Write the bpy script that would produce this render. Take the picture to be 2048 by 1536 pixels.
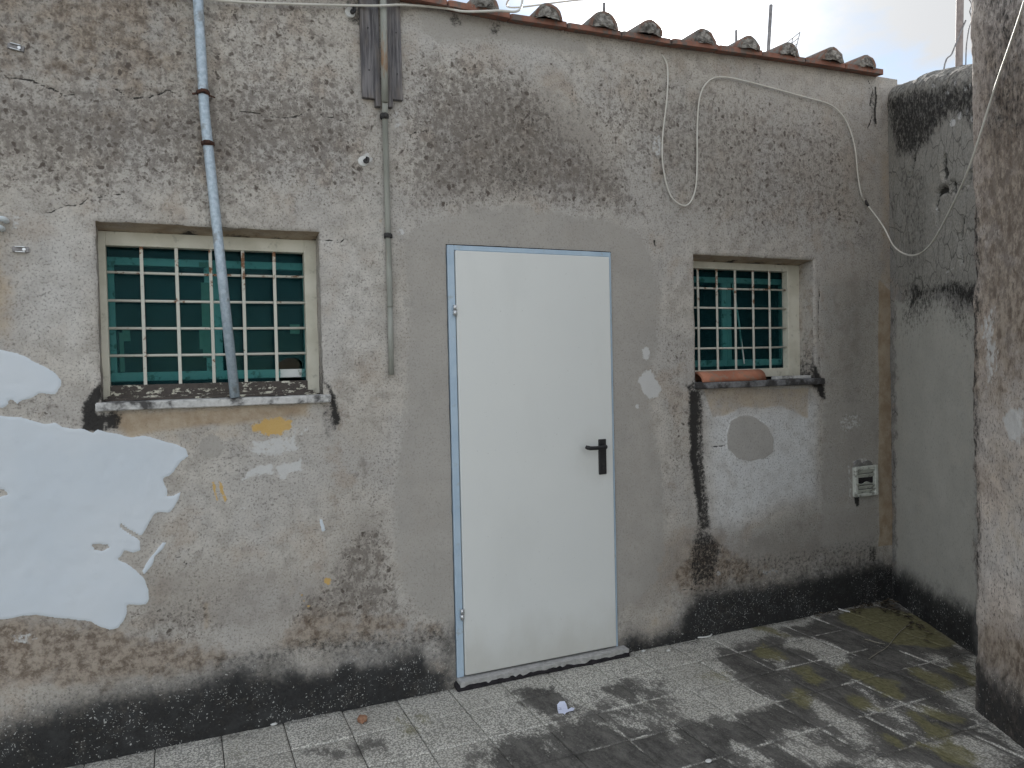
import bpy, bmesh, math, random
import numpy as np
from mathutils import Vector, Matrix

random.seed(7)
for o in list(bpy.data.objects):
    bpy.data.objects.remove(o)
SC = bpy.context.scene
COL = SC.collection
R = math.radians

# ------------------------------------------------------------------ camera
CAM_H, CAM_D = 1.5646, 3.449
yaw, pitch, roll = R(23.682), R(-1.3937), R(-1.2628)
fw = Vector((math.sin(yaw) * math.cos(pitch), math.cos(yaw) * math.cos(pitch), math.sin(pitch)))
rt = Vector((math.cos(yaw), -math.sin(yaw), 0))
up = rt.cross(fw)
rt2 = rt * math.cos(roll) + up * math.sin(roll)
up2 = up * math.cos(roll) - rt * math.sin(roll)
cam = bpy.data.cameras.new('camera')
cam.sensor_width = 36.0
cam.lens = 1501.77 / 2048 * 36.0
cam.clip_start, cam.clip_end = 0.05, 2000
cam_o = bpy.data.objects.new('camera', cam)
m = Matrix((rt2, up2, -fw)).transposed().to_4x4()
m.translation = Vector((0, -CAM_D, CAM_H))
cam_o.matrix_world = m
COL.objects.link(cam_o)
SC.camera = cam_o

# ------------------------------------------------------------------ sky, sun, exposure
SUN_EL, SUN_AZ = R(23.4), R(35.1)          # azimuth from +Y towards +X
SUN_DIR = Vector((math.sin(SUN_AZ) * math.cos(SUN_EL), math.cos(SUN_AZ) * math.cos(SUN_EL), math.sin(SUN_EL)))
W = bpy.data.worlds.new('World')
SC.world = W
W.use_nodes = True
nt = W.node_tree
nt.nodes.clear()
def wn(t, **k):
    n = nt.nodes.new(t)
    for a, b in k.items():
        setattr(n, a, b)
    return n
def wl(a, b):
    nt.links.new(a, b)
sky = wn('ShaderNodeTexSky', sky_type='NISHITA', sun_disc=False, sun_elevation=SUN_EL, sun_rotation=SUN_AZ,
         altitude=50.0, air_density=1.0, dust_density=0.05, ozone_density=1.0)
tc = wn('ShaderNodeTexCoord')
sep = wn('ShaderNodeSeparateXYZ')
wl(tc.outputs['Generated'], sep.inputs[0])
def wmath(op, a, b=None, clamp=False):
    n = wn('ShaderNodeMath', operation=op, use_clamp=clamp)
    for i, v in enumerate((a, b)):
        if v is None: continue
        if isinstance(v, (int, float)): n.inputs[i].default_value = v
        else: wl(v, n.inputs[i])
    return n.outputs[0]
zz = wmath('ADD', wmath('MAXIMUM', sep.outputs[2], 0.0), 0.22)
cx = wn('ShaderNodeCombineXYZ')
wl(wmath('DIVIDE', sep.outputs[0], zz), cx.inputs[0])
wl(wmath('DIVIDE', sep.outputs[1], zz), cx.inputs[1])
cn = wn('ShaderNodeTexNoise')
cn.inputs['Scale'].default_value = 2.4
cn.inputs['Detail'].default_value = 9
cn.inputs['Roughness'].default_value = 0.56
cn.inputs['Distortion'].default_value = 0.35
mp = wn('ShaderNodeMapping')
mp.inputs['Location'].default_value = (2.6, 2.2, 0)
wl(cx.outputs[0], mp.inputs[0])
wl(mp.outputs[0], cn.inputs['Vector'])
cr = wn('ShaderNodeValToRGB')
cr.color_ramp.elements[0].position = 0.43
cr.color_ramp.elements[1].position = 0.60
wl(cn.outputs[0], cr.inputs[0])
vd = wn('ShaderNodeVectorMath', operation='DOT_PRODUCT')
wl(tc.outputs['Generated'], vd.inputs[0])
vd.inputs[1].default_value = SUN_DIR
dp = wmath('MAXIMUM', vd.outputs['Value'], 0.0)
halo = wmath('MULTIPLY', wmath('POWER', dp, 200.0), 1.3)       # thin cloud glowing round the sun
halo2 = wmath('MULTIPLY', wmath('POWER', dp, 40.0), 0.10)
front = wmath('MULTIPLY', wmath('SUBTRACT', 1.0, vd.outputs['Value']), 0.15)   # cloud opposite the sun brightened to add light on the wall
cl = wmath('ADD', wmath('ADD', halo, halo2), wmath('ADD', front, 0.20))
ccol = wn('ShaderNodeMixRGB', blend_type='MULTIPLY')
ccol.inputs[0].default_value = 1.0
ccol.inputs[1].default_value = (0.98, 0.99, 1.0, 1)
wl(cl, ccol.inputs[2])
skm = wn('ShaderNodeMixRGB', blend_type='MULTIPLY')
skm.inputs[0].default_value = 1.0
SKY_STRENGTH = 0.05
wl(sky.outputs[0], skm.inputs[1])
skm.inputs[2].default_value = (SKY_STRENGTH,) * 3 + (1,)
cov = wmath('MULTIPLY', wmath('ADD', wmath('MULTIPLY', cr.outputs[0], 0.66), 0.32), 1.0, True)
mixc = wn('ShaderNodeMixRGB')
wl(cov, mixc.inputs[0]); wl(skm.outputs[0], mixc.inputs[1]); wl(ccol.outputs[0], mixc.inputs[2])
bg = wn('ShaderNodeBackground')
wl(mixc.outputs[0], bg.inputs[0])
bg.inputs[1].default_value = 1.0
wo = wn('ShaderNodeOutputWorld')
wl(bg.outputs[0], wo.inputs[0])

sun = bpy.data.lights.new('sun', 'SUN')
sun.energy = 2.4
sun.angle = R(0.55)
sun.color = (1.0, 0.95, 0.88)
sun_o = bpy.data.objects.new('sun', sun)
sun_o.rotation_euler = SUN_DIR.to_track_quat('Z', 'Y').to_euler()
sun_o.location = SUN_DIR * 30
COL.objects.link(sun_o)

SC.render.engine = 'CYCLES'
SC.view_settings.view_transform = 'Standard'
SC.view_settings.look = 'None'
SC.view_settings.gamma = 1.0
SC.view_settings.use_curve_mapping = False
SC.view_settings.exposure = 1.84
SC.cycles.max_bounces = 5
SC.cycles.diffuse_bounces = 3
SC.cycles.glossy_bounces = 2
SC.cycles.transparent_max_bounces = 16
SC.cycles.use_denoising = True
SC.cycles.use_adaptive_sampling = True
SC.cycles.adaptive_threshold = 0.02

# ------------------------------------------------------------------ where the stains and cracks are (metres on each surface)
WALL_MARKS=[
 ('paint',1,0.01,[(-0.913,1.486),(-0.962,1.58),(-0.892,1.662),(-0.736,1.689),(-0.641,1.665),(-0.6,1.658),(-0.564,1.643),(-0.528,1.621),(-0.492,1.599),(-0.462,1.577),(-0.441,1.547),(-0.442,1.529),(-0.458,1.493),(-0.483,1.491),(-0.517,1.501),(-0.539,1.489),(-0.582,1.476),(-0.591,1.463),(-0.606,1.481),(-0.626,1.482),(-0.621,1.467),(-0.636,1.45),(-0.648,1.451),(-0.792,1.447)]),
 ('paint',1,0.01,[(-0.984,0.706),(-1.083,0.826),(-1.149,0.989),(-1.093,1.166),(-1.152,1.315),(-1.099,1.406),(-0.885,1.425),(-0.649,1.417),(-0.614,1.41),(-0.584,1.409),(-0.548,1.398),(-0.512,1.38),(-0.493,1.376),(-0.468,1.384),(-0.444,1.362),(-0.406,1.357),(-0.375,1.355),(-0.337,1.335),(-0.323,1.347),(-0.291,1.336),(-0.245,1.326),(-0.199,1.31),(-0.146,1.309),(-0.098,1.291),(-0.043,1.272),(-0.002,1.25),(0.013,1.219),(-0.003,1.208),(-0.022,1.186),(-0.044,1.15),(-0.062,1.134),(-0.082,1.13),(-0.08,1.107),(-0.07,1.075),(-0.071,1.052),(-0.05,1.05),(-0.018,1.063),(-0.022,1.04),(-0.045,1.004),(-0.066,0.981),(-0.108,0.987),(-0.121,0.981),(-0.143,0.945),(-0.165,0.909),(-0.177,0.888),(-0.178,0.858),(-0.177,0.838),(-0.201,0.83),(-0.234,0.845),(-0.248,0.821),(-0.268,0.812),(-0.229,0.788),(-0.196,0.754),(-0.171,0.712),(-0.159,0.673),(-0.161,0.627),(-0.174,0.61),(-0.207,0.615),(-0.241,0.622),(-0.24,0.586),(-0.253,0.55),(-0.27,0.527),(-0.297,0.524),(-0.329,0.54),(-0.361,0.564),(-0.405,0.583),(-0.443,0.595),(-0.493,0.61),(-0.554,0.623),(-0.603,0.631),(-0.639,0.629),(-0.675,0.631),(-0.864,0.669)]),
 ('paint',1,0.006,[(-0.087,0.858),(-0.098,0.833),(-0.127,0.806),(-0.142,0.769),(-0.17,0.735),(-0.178,0.748),(-0.162,0.78),(-0.133,0.814),(-0.112,0.846),(-0.101,0.864)]),
 ('paint',-2,0.008,[(-0.354,0.878),(-0.306,0.872),(-0.299,0.864),(-0.319,0.852),(-0.348,0.859)]),
 ('paint',-2,0.005,[(-0.245,0.952),(-0.231,0.935),(-0.211,0.92),(-0.175,0.894),(-0.176,0.882),(-0.215,0.909),(-0.244,0.937)]),
 ('paint',-2,0.008,[(-0.682,1.139),(-0.647,1.132),(-0.632,1.113),(-0.659,1.107),(-0.683,1.107)]),
 ('paint',0.8,0.006,[(0.546,0.894),(0.564,0.885),(0.578,0.834),(0.56,0.829),(0.55,0.864)]),
 ('smear',1.0,0.03,[(2.255,1.472),(2.304,1.525),(2.343,1.525),(2.368,1.469),(2.406,1.413),(2.382,1.373),(2.333,1.361),(2.286,1.404)]),
 ('smear',0.8,0.02,[(2.342,1.617),(2.337,1.597),(2.326,1.582),(2.312,1.577),(2.297,1.583),(2.287,1.598),(2.284,1.618),(2.288,1.638),(2.299,1.653),(2.313,1.659),(2.328,1.653),(2.338,1.638)]),
 ('smear',0.9,0.01,[(2.268,1.328),(2.266,1.321),(2.261,1.317),(2.255,1.315),(2.249,1.317),(2.244,1.322),(2.242,1.329),(2.244,1.336),(2.249,1.341),(2.255,1.342),(2.262,1.34),(2.266,1.335)]),
 ('paint',0.62,0.02,[(0.271,1.233),(0.271,1.233),(0.271,1.233),(0.271,1.233),(0.271,1.233),(0.271,1.233),(0.27,1.233),(0.271,1.233),(0.271,1.233),(0.271,1.233),(0.271,1.233),(0.271,1.233)]),
 ('smear',0.85,0.025,[(0.251,1.136),(0.3,1.154),(0.352,1.168),(0.351,1.111),(0.256,1.099),(0.211,1.083)]),
 ('smear',0.85,0.025,[(0.362,1.145),(0.448,1.161),(0.483,1.163),(0.48,1.119),(0.414,1.101),(0.397,1.076),(0.374,1.1)]),
 ('smear',0.62,0.03,[(0.255,1.262),(0.356,1.278),(0.452,1.282),(0.465,1.198),(0.363,1.183),(0.259,1.186)]),
 ('smear',0.45,0.02,[(0.522,1.296),(0.515,1.281),(0.497,1.27),(0.473,1.267),(0.449,1.273),(0.432,1.285),(0.426,1.301),(0.433,1.316),(0.451,1.327),(0.475,1.33),(0.499,1.324),(0.516,1.312)]),
 ('smear',0.5,0.03,[(-0.542,0.533),(-0.55,0.516),(-0.57,0.507),(-0.596,0.506),(-0.623,0.516),(-0.642,0.532),(-0.648,0.551),(-0.64,0.567),(-0.621,0.577),(-0.594,0.577),(-0.568,0.568),(-0.548,0.552)]),
 ('smear',0.5,0.02,[(0.253,0.972),(0.25,0.966),(0.242,0.962),(0.232,0.961),(0.222,0.964),(0.214,0.969),(0.212,0.976),(0.215,0.982),(0.222,0.986),(0.233,0.987),(0.243,0.984),(0.25,0.979)]),
 ('smear',0.45,0.04,[(3.937,1.157),(3.92,1.123),(3.875,1.1),(3.815,1.094),(3.756,1.106),(3.714,1.134),(3.698,1.169),(3.715,1.202),(3.758,1.225),(3.818,1.232),(3.877,1.22),(3.921,1.192)]),
 ('smear',0.7,0.012,[(3.386,0.943),(3.382,0.928),(3.374,0.917),(3.362,0.914),(3.35,0.919),(3.342,0.931),(3.339,0.946),(3.342,0.961),(3.351,0.971),(3.363,0.975),(3.374,0.97),(3.383,0.958)]),
 ('smear',0.55,0.02,[(4.017,0.907),(4.003,0.895),(3.968,0.888),(3.92,0.888),(3.872,0.895),(3.838,0.907),(3.826,0.92),(3.838,0.932),(3.873,0.939),(3.921,0.939),(3.969,0.932),(4.004,0.921)]),
 ('smear',0.55,0.02,[(3.812,0.896),(3.83,0.674),(3.801,0.677),(3.787,0.898)]),
 ('smear',0.5,0.02,[(3.242,0.293),(3.23,0.281),(3.199,0.276),(3.157,0.278),(3.115,0.287),(3.085,0.301),(3.074,0.315),(3.085,0.327),(3.116,0.333),(3.158,0.331),(3.2,0.322),(3.231,0.308)]),
 ('smear',0.55,0.01,[(2.8,0.343),(2.797,0.333),(2.789,0.327),(2.778,0.326),(2.767,0.33),(2.76,0.338),(2.757,0.348),(2.76,0.358),(2.768,0.365),(2.779,0.366),(2.789,0.362),(2.797,0.353)]),
 ('smear',0.45,0.05,[(-0.53,2.174),(-0.537,2.147),(-0.554,2.126),(-0.578,2.118),(-0.6,2.124),(-0.616,2.143),(-0.622,2.169),(-0.615,2.196),(-0.597,2.217),(-0.574,2.226),(-0.551,2.22),(-0.535,2.201)]),
 ('smear',0.5,0.02,[(0.986,2.729),(0.982,2.703),(0.971,2.683),(0.956,2.674),(0.942,2.68),(0.932,2.697),(0.929,2.723),(0.933,2.748),(0.944,2.768),(0.959,2.777),(0.973,2.772),(0.983,2.754)]),
 ('smear',0.5,0.02,[(2.457,2.755),(2.45,2.722),(2.432,2.696),(2.409,2.686),(2.387,2.692),(2.371,2.714),(2.365,2.746),(2.372,2.779),(2.389,2.805),(2.412,2.816),(2.435,2.809),(2.451,2.787)]),
 ('smear',0.55,0.015,[(0.98,2.21),(0.976,2.195),(0.967,2.185),(0.955,2.18),(0.943,2.184),(0.935,2.193),(0.932,2.207),(0.935,2.221),(0.944,2.232),(0.957,2.237),(0.969,2.233),(0.977,2.224)]),
 ('smear',0.6,0.02,[(0.839,2.534),(0.834,2.515),(0.822,2.5),(0.805,2.494),(0.789,2.498),(0.778,2.51),(0.774,2.528),(0.779,2.547),(0.791,2.561),(0.807,2.568),(0.823,2.564),(0.835,2.552)]),
 ('smear',0.5,0.02,[(2.122,0.406),(2.122,0.405),(2.122,0.405),(2.121,0.405),(2.121,0.405),(2.121,0.406),(2.121,0.406),(2.121,0.406),(2.121,0.406),(2.121,0.406),(2.122,0.406),(2.122,0.406)]),
 ('yellow',0.9,0.035,[(0.255,1.332),(0.326,1.355),(0.4,1.365),(0.443,1.345),(0.437,1.305),(0.387,1.277),(0.314,1.29),(0.273,1.309)]),
 ('yellow',0.75,0.015,[(0.103,1.1),(0.119,1.108),(0.132,1.016),(0.12,1.013)]),
 ('yellow',0.8,0.015,[(0.129,1.102),(0.146,1.097),(0.164,1.017),(0.15,1.006)]),
 ('yellow',0.7,0.02,[(0.6,0.597),(0.597,0.586),(0.588,0.579),(0.575,0.578),(0.563,0.583),(0.554,0.592),(0.551,0.604),(0.555,0.615),(0.564,0.622),(0.576,0.624),(0.589,0.619),(0.597,0.609)]),
 ('yellow',0.65,0.02,[(0.436,0.575),(0.454,0.577),(0.478,0.521),(0.513,0.494),(0.477,0.492)]),
 ('yellow',0.45,0.02,[(0.224,1.04),(0.222,1.032),(0.218,1.026),(0.213,1.024),(0.208,1.027),(0.205,1.033),(0.204,1.042),(0.205,1.051),(0.209,1.057),(0.214,1.059),(0.219,1.056),(0.223,1.049)]),
 ('yellow',0.5,0.02,[(0.245,0.979),(0.243,0.973),(0.239,0.969),(0.234,0.967),(0.229,0.97),(0.225,0.975),(0.224,0.981),(0.226,0.988),(0.23,0.992),(0.235,0.993),(0.24,0.991),(0.244,0.986)]),
 ('yellow',0.5,0.02,[(0.358,0.704),(0.356,0.698),(0.352,0.693),(0.345,0.692),(0.339,0.695),(0.334,0.7),(0.333,0.707),(0.335,0.714),(0.34,0.718),(0.346,0.719),(0.352,0.716),(0.357,0.711)]),
 ('ochre',1.1,0.05,[(-0.252,1.408),(0.104,1.408),(0.307,1.413),(0.51,1.413),(0.502,1.369),(0.264,1.349),(0.142,1.338),(-0.073,1.333),(-0.2,1.311),(-0.248,1.354)]),
 ('ochre',0.45,0.08,[(-0.222,1.337),(0.102,1.34),(0.263,1.332),(0.22,1.258),(-0.075,1.266)]),
 ('ochre',0.55,0.012,[(2.686,1.415),(2.753,1.237),(2.806,1.245),(2.951,1.285),(3.251,1.281),(3.43,1.222),(3.474,1.201),(3.489,1.392)]),
 ('ochre',0.9,0.01,[(4.077,2.059),(4.224,1.966),(4.202,0.347),(4.053,0.348)]),
 ('ochre',0.45,0.05,[(4.089,2.882),(4.236,2.896),(4.224,1.966),(4.077,2.059)]),
 ('ochre',0.55,0.06,[(-0.786,2.085),(-0.611,2.093),(-0.572,1.785),(-0.607,1.707),(-0.798,1.708)]),
 ('ochre',0.5,0.03,[(0.093,2.714),(0.131,2.656),(0.121,2.339),(0.083,2.357),(0.073,2.503)]),
 ('ochre',0.55,0.02,[(0.056,0.584),(0.075,0.581),(0.076,0.462),(0.046,0.456)]),
 ('ochre',0.6,0.008,[(0.871,2.248),(0.87,2.242),(0.866,2.238),(0.861,2.236),(0.857,2.237),(0.853,2.241),(0.852,2.247),(0.854,2.253),(0.857,2.257),(0.862,2.259),(0.867,2.258),(0.87,2.254)]),
 ('ochre',0.35,0.05,[(2.506,0.095),(2.483,0.059),(2.421,0.04),(2.338,0.044),(2.257,0.068),(2.199,0.105),(2.179,0.147),(2.201,0.182),(2.26,0.201),(2.342,0.199),(2.424,0.176),(2.484,0.137)]),
 ('cement',1,0.11,[(0.955,2.166),(1.042,2.236),(1.155,2.281),(1.309,2.329),(1.551,2.364),(1.803,2.339),(2.101,2.32),(2.304,2.256),(2.365,2.124),(2.403,1.907),(2.378,1.633),(2.319,1.443),(2.346,1.224),(2.406,0.917),(2.414,0.528),(2.345,0.342),(2.118,0.225),(2.082,0.027),(1.148,0.042),(1.168,0.309),(1.006,0.402),(0.923,0.515),(0.897,0.709),(0.894,0.946),(0.929,1.179),(0.965,1.461),(0.99,1.839),(0.98,2.027)]),
 ('cement',0.9,0.008,[(0.149,1.243),(0.141,1.219),(0.123,1.202),(0.098,1.197),(0.073,1.205),(0.056,1.225),(0.05,1.249),(0.057,1.273),(0.076,1.29),(0.1,1.295),(0.125,1.287),(0.143,1.268)]),
 ('cement',0.75,0.006,[(2.851,1.14),(2.877,1.225),(2.95,1.25),(3.061,1.239),(3.135,1.197),(3.198,1.09),(3.2,1.016),(3.131,0.982),(3.019,0.978),(2.927,0.996),(2.86,1.053)]),
 ('cement',0.7,0.07,[(1.056,3.251),(1.385,3.282),(2.0,3.255),(1.998,3.151),(1.488,3.153),(1.175,3.094),(1.065,3.136)]),
 ('cement',0.55,0.03,[(3.569,1.313),(4.066,1.294),(4.052,0.3),(3.554,0.391)]),
 ('mould',1.1,0.035,[(-0.377,1.341),(-0.365,1.455),(-0.333,1.5),(-0.307,1.528),(-0.295,1.479),(-0.317,1.451),(-0.322,1.419),(-0.289,1.381),(-0.303,1.337)]),
 ('mould',0.75,0.03,[(-0.318,1.419),(-0.237,1.415),(-0.22,1.388),(-0.239,1.348),(-0.294,1.336)]),
 ('mould',1.05,0.03,[(0.579,1.515),(0.602,1.484),(0.628,1.449),(0.65,1.335),(0.626,1.286),(0.615,1.359),(0.61,1.45)]),
 ('mould',0.5,0.03,[(0.565,1.411),(0.621,1.416),(0.623,1.245),(0.582,1.247)]),
 ('mould',1.05,0.04,[(3.426,1.464),(3.475,1.529),(3.516,1.553),(3.555,1.491),(3.603,1.404),(3.61,1.324),(3.581,1.319),(3.545,1.382),(3.426,1.428)]),
 ('mould',0.95,0.04,[(2.594,1.413),(2.669,1.404),(2.651,1.208),(2.655,1.066),(2.673,0.895),(2.676,0.724),(2.648,0.67),(2.617,0.843),(2.596,1.014),(2.583,1.211)]),
 ('mould',0.62,0.03,[(2.618,1.42),(2.697,1.398),(2.689,1.206),(2.708,0.892),(2.741,0.603),(2.636,0.6),(2.617,0.843),(2.596,1.211)]),
 ('mould',0.6,0.03,[(2.55,1.436),(2.618,1.462),(2.644,1.518),(2.669,1.404),(2.599,1.351)]),
 ('mould',0.85,0.012,[(3.84,0.705),(3.887,0.701),(3.877,0.638),(3.86,0.621),(3.843,0.661)]),
 ('mould',0.6,0.06,[(2.62,0.645),(2.741,0.603),(2.828,0.493),(2.752,0.286),(2.595,0.279),(2.547,0.427)]),
 ('mould',0.5,0.05,[(3.997,3.217),(4.093,3.213),(4.09,2.993),(4.016,3.001)]),
 ('mould',0.4,0.12,[(1.422,2.63),(1.641,2.676),(1.749,2.458),(1.578,2.371),(1.429,2.385)]),
 ('mould',0.34,0.16,[(1.483,2.931),(1.996,3.048),(2.111,2.801),(1.752,2.585),(1.37,2.65)]),
 ('mould',0.35,0.1,[(3.585,2.32),(4.082,2.408),(4.079,2.186),(3.582,2.168)]),
 ('mould',0.55,0.03,[(3.956,0.375),(4.053,0.364),(4.051,0.235),(3.954,0.264)]),
 ('mould',0.5,0.02,[(1.23,3.276),(1.269,3.282),(1.293,3.207),(1.241,3.187),(1.217,3.231)]),
 ('mould',0.5,0.02,[(1.451,3.269),(1.504,3.265),(1.476,3.187),(1.423,3.191)]),
 ('mould',0.4,0.03,[(3.061,3.273),(3.153,3.272),(3.15,3.112),(3.076,3.132)]),
 ('mould',0.5,0.02,[(0.727,3.241),(0.889,3.269),(0.862,3.127),(0.735,3.118)]),
 ('band',1,0.12,[(-3.303,0.139),(-0.688,0.225),(-0.52,0.249),(-0.38,0.271),(-0.254,0.275),(-0.105,0.263),(0.07,0.273),(0.151,0.304),(0.296,0.311),(0.445,0.271),(0.556,0.292),(0.669,0.268),(0.809,0.272),(0.904,0.232),(1.077,0.246),(1.167,0.28),(1.158,-0.108),(-0.174,-0.128),(-3.317,-0.19)]),
 ('band',1,0.1,[(2.089,0.067),(2.185,0.113),(2.306,0.066),(2.472,0.1),(2.549,0.215),(2.629,0.274),(3.006,0.257),(3.39,0.252),(3.634,0.263),(4.052,0.261),(4.292,0.211),(4.288,-0.125),(2.095,-0.084)]),
 ('band',-0.45,0.05,[(0.446,0.311),(0.556,0.281),(0.645,0.231),(0.575,0.174),(0.464,0.183),(0.423,0.248)]),
 ('band',-0.5,0.04,[(1.131,0.163),(1.122,0.128),(1.099,0.105),(1.069,0.101),(1.039,0.116),(1.018,0.147),(1.011,0.184),(1.02,0.219),(1.042,0.242),(1.072,0.246),(1.102,0.232),(1.124,0.201)]),
 ('band',-0.35,0.05,[(0.668,0.25),(0.832,0.244),(0.854,0.169),(0.712,0.16)]),
 ('band',-0.35,0.06,[(0.233,0.282),(0.38,0.256),(0.378,0.189),(0.231,0.216)]),
 ('damp',0.55,0.15,[(-0.237,0.844),(0.545,0.705),(0.688,0.965),(0.875,0.947),(0.908,0.374),(0.362,0.371),(-0.249,0.432)]),
 ('damp',0.6,0.15,[(2.139,0.506),(2.417,0.638),(2.656,0.726),(3.012,0.603),(4.057,0.653),(4.05,0.171),(2.646,0.243),(2.131,0.127)]),
 ('mould',0.4,0.1,[(2.582,0.479),(3.009,0.456),(4.055,0.461),(4.05,0.171),(2.577,0.253)]),
 ('mould',0.42,0.08,[(0.073,0.355),(0.448,0.39),(1.156,0.348),(1.165,0.187),(0.444,0.244),(0.07,0.269)]),
 ('damp',0.45,0.3,[(0.565,1.429),(0.911,1.416),(0.899,0.945),(0.553,0.977)]),
 ('damp',0.55,0.3,[(3.583,2.229),(4.08,2.249),(4.057,0.653),(3.559,0.699)]),
 ('brown',0.85,0.1,[(-3.282,0.623),(-0.675,0.633),(-0.508,0.627),(-0.336,0.57),(-0.247,0.525),(-0.155,0.479),(0.074,0.398),(0.193,0.333),(0.091,0.287),(-0.104,0.291),(-0.344,0.295),(-0.684,0.361),(-3.296,0.314)]),
 ('brown',0.7,0.08,[(0.362,0.393),(0.451,0.469),(0.629,0.488),(0.813,0.436),(0.957,0.391),(0.992,0.325),(0.905,0.256),(0.67,0.296),(0.446,0.311),(0.318,0.345)]),
 ('brown',0.55,0.08,[(0.908,0.398),(1.13,0.339),(1.153,0.213),(0.953,0.247)]),
 ('brown',0.75,0.1,[(2.444,0.342),(2.584,0.564),(2.793,0.54),(2.971,0.402),(3.196,0.329),(3.118,0.25),(2.787,0.252),(2.543,0.244)]),
 ('brown',0.35,0.08,[(2.471,1.66),(2.622,1.658),(2.618,1.462),(2.483,1.466)]),
 ('brown',0.5,0.12,[(0.599,1.428),(0.677,1.425),(0.661,0.829),(0.571,0.839)]),
 ('brown',0.55,0.1,[(-0.353,0.573),(-0.264,0.559),(-0.27,0.353),(-0.377,0.373)]),
 ('brown',0.62,0.3,[(-3.177,3.109),(0.08,3.253),(0.104,2.757),(-0.2,2.618),(-0.441,2.727),(-3.195,2.673)]),
 ('spots',0.95,0.25,[(-3.195,2.673),(-0.441,2.727),(-0.195,2.78),(0.146,2.847),(0.434,2.929),(0.741,2.905),(0.873,2.67),(0.819,2.39),(0.59,2.328),(0.419,2.382),(0.189,2.258),(-0.099,2.322),(-0.319,2.247),(-0.522,2.291),(-3.215,2.197)]),
 ('spots',0.62,0.3,[(-3.177,3.109),(0.799,3.389),(0.826,2.665),(0.509,2.544),(-3.206,2.425)]),
 ('spots',0.9,0.18,[(1.002,3.033),(1.381,3.112),(1.622,3.048),(1.814,2.795),(2.201,2.624),(2.322,2.365),(2.041,2.362),(1.551,2.381),(1.31,2.341),(1.055,2.289),(0.937,2.398),(0.945,2.701)]),
 ('spots',0.66,0.3,[(1.763,3.093),(2.469,3.218),(3.058,3.13),(3.845,3.075),(4.006,2.309),(3.042,2.235),(2.452,2.373),(2.046,2.611)]),
 ('spots',0.85,0.07,[(0.453,0.559),(0.541,0.546),(0.659,0.76),(0.753,0.819),(0.825,0.858),(0.868,0.712),(0.887,0.497),(0.982,0.399),(0.812,0.389),(0.538,0.433),(0.406,0.431)]),
 ('spots',0.45,0.15,[(0.669,1.127),(0.855,1.114),(0.882,0.758),(0.775,0.77)]),
 ('spots',0.6,0.06,[(-0.244,0.607),(-0.095,0.606),(0.12,0.596),(0.136,0.452),(-0.005,0.39),(-0.212,0.467)]),
 ('spots',0.45,0.08,[(2.423,1.743),(2.625,1.798),(2.594,1.07),(2.487,0.799),(2.428,1.219)]),
 ('spots',0.5,0.05,[(-0.614,1.494),(-0.464,1.489),(-0.397,1.406),(-0.551,1.394)]),
 ('spots',0.3,0.15,[(0.584,2.104),(0.907,2.164),(0.891,1.557),(0.614,1.563)]),
 ('tone',0.75,0.13,[(2.71,1.346),(2.951,1.294),(3.488,1.316),(3.557,1.314),(3.539,0.701),(3.241,0.699),(2.938,0.582),(2.741,0.603),(2.712,0.92)]),
 ('tone',-0.55,0.06,[(3.589,2.046),(4.077,2.059),(4.052,0.3),(2.935,0.436),(3.012,0.574),(3.559,0.699)]),
 ('tone',-0.35,0.3,[(2.47,3.273),(4.095,3.355),(4.077,2.059),(3.583,2.229),(2.616,2.189),(2.201,2.624)]),
 ('tone',0.12,0.15,[(0.022,1.281),(0.56,1.249),(0.541,0.569),(0.08,0.613),(-0.091,0.722),(-0.082,1.036)]),
 ('tone',0.3,0.12,[(-0.559,2.173),(-0.302,2.208),(-0.306,1.503),(-0.444,1.587),(-0.575,1.687)]),
 ('tone',0.3,0.12,[(0.586,2.171),(0.885,2.233),(0.869,1.651),(0.59,1.519)]),
 ('tone',-0.3,0.3,[(-3.177,3.109),(0.159,3.268),(0.141,2.657),(-3.2,2.559)]),
 ('tone',0.35,0.15,[(1.029,3.154),(1.766,3.194),(1.908,3.087),(1.225,3.042),(1.027,3.06)]),
 ('tone',-0.3,0.05,[(3.807,1.928),(3.935,1.93),(3.878,0.986),(3.809,0.676),(3.778,1.43)]),
 ('damp',0.55,0.35,[(-3.193,2.711),(0.147,2.868),(0.877,2.809),(0.869,2.509),(0.131,2.339),(-3.212,2.273)]),
 ('damp',0.75,0.25,[(1.094,2.835),(1.621,3.023),(2.051,2.82),(2.29,2.39),(1.469,2.363),(1.031,2.288)]),
 ('damp',0.45,0.3,[(2.057,3.082),(4.093,3.198),(4.081,2.313),(2.451,2.318)]),
]
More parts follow.
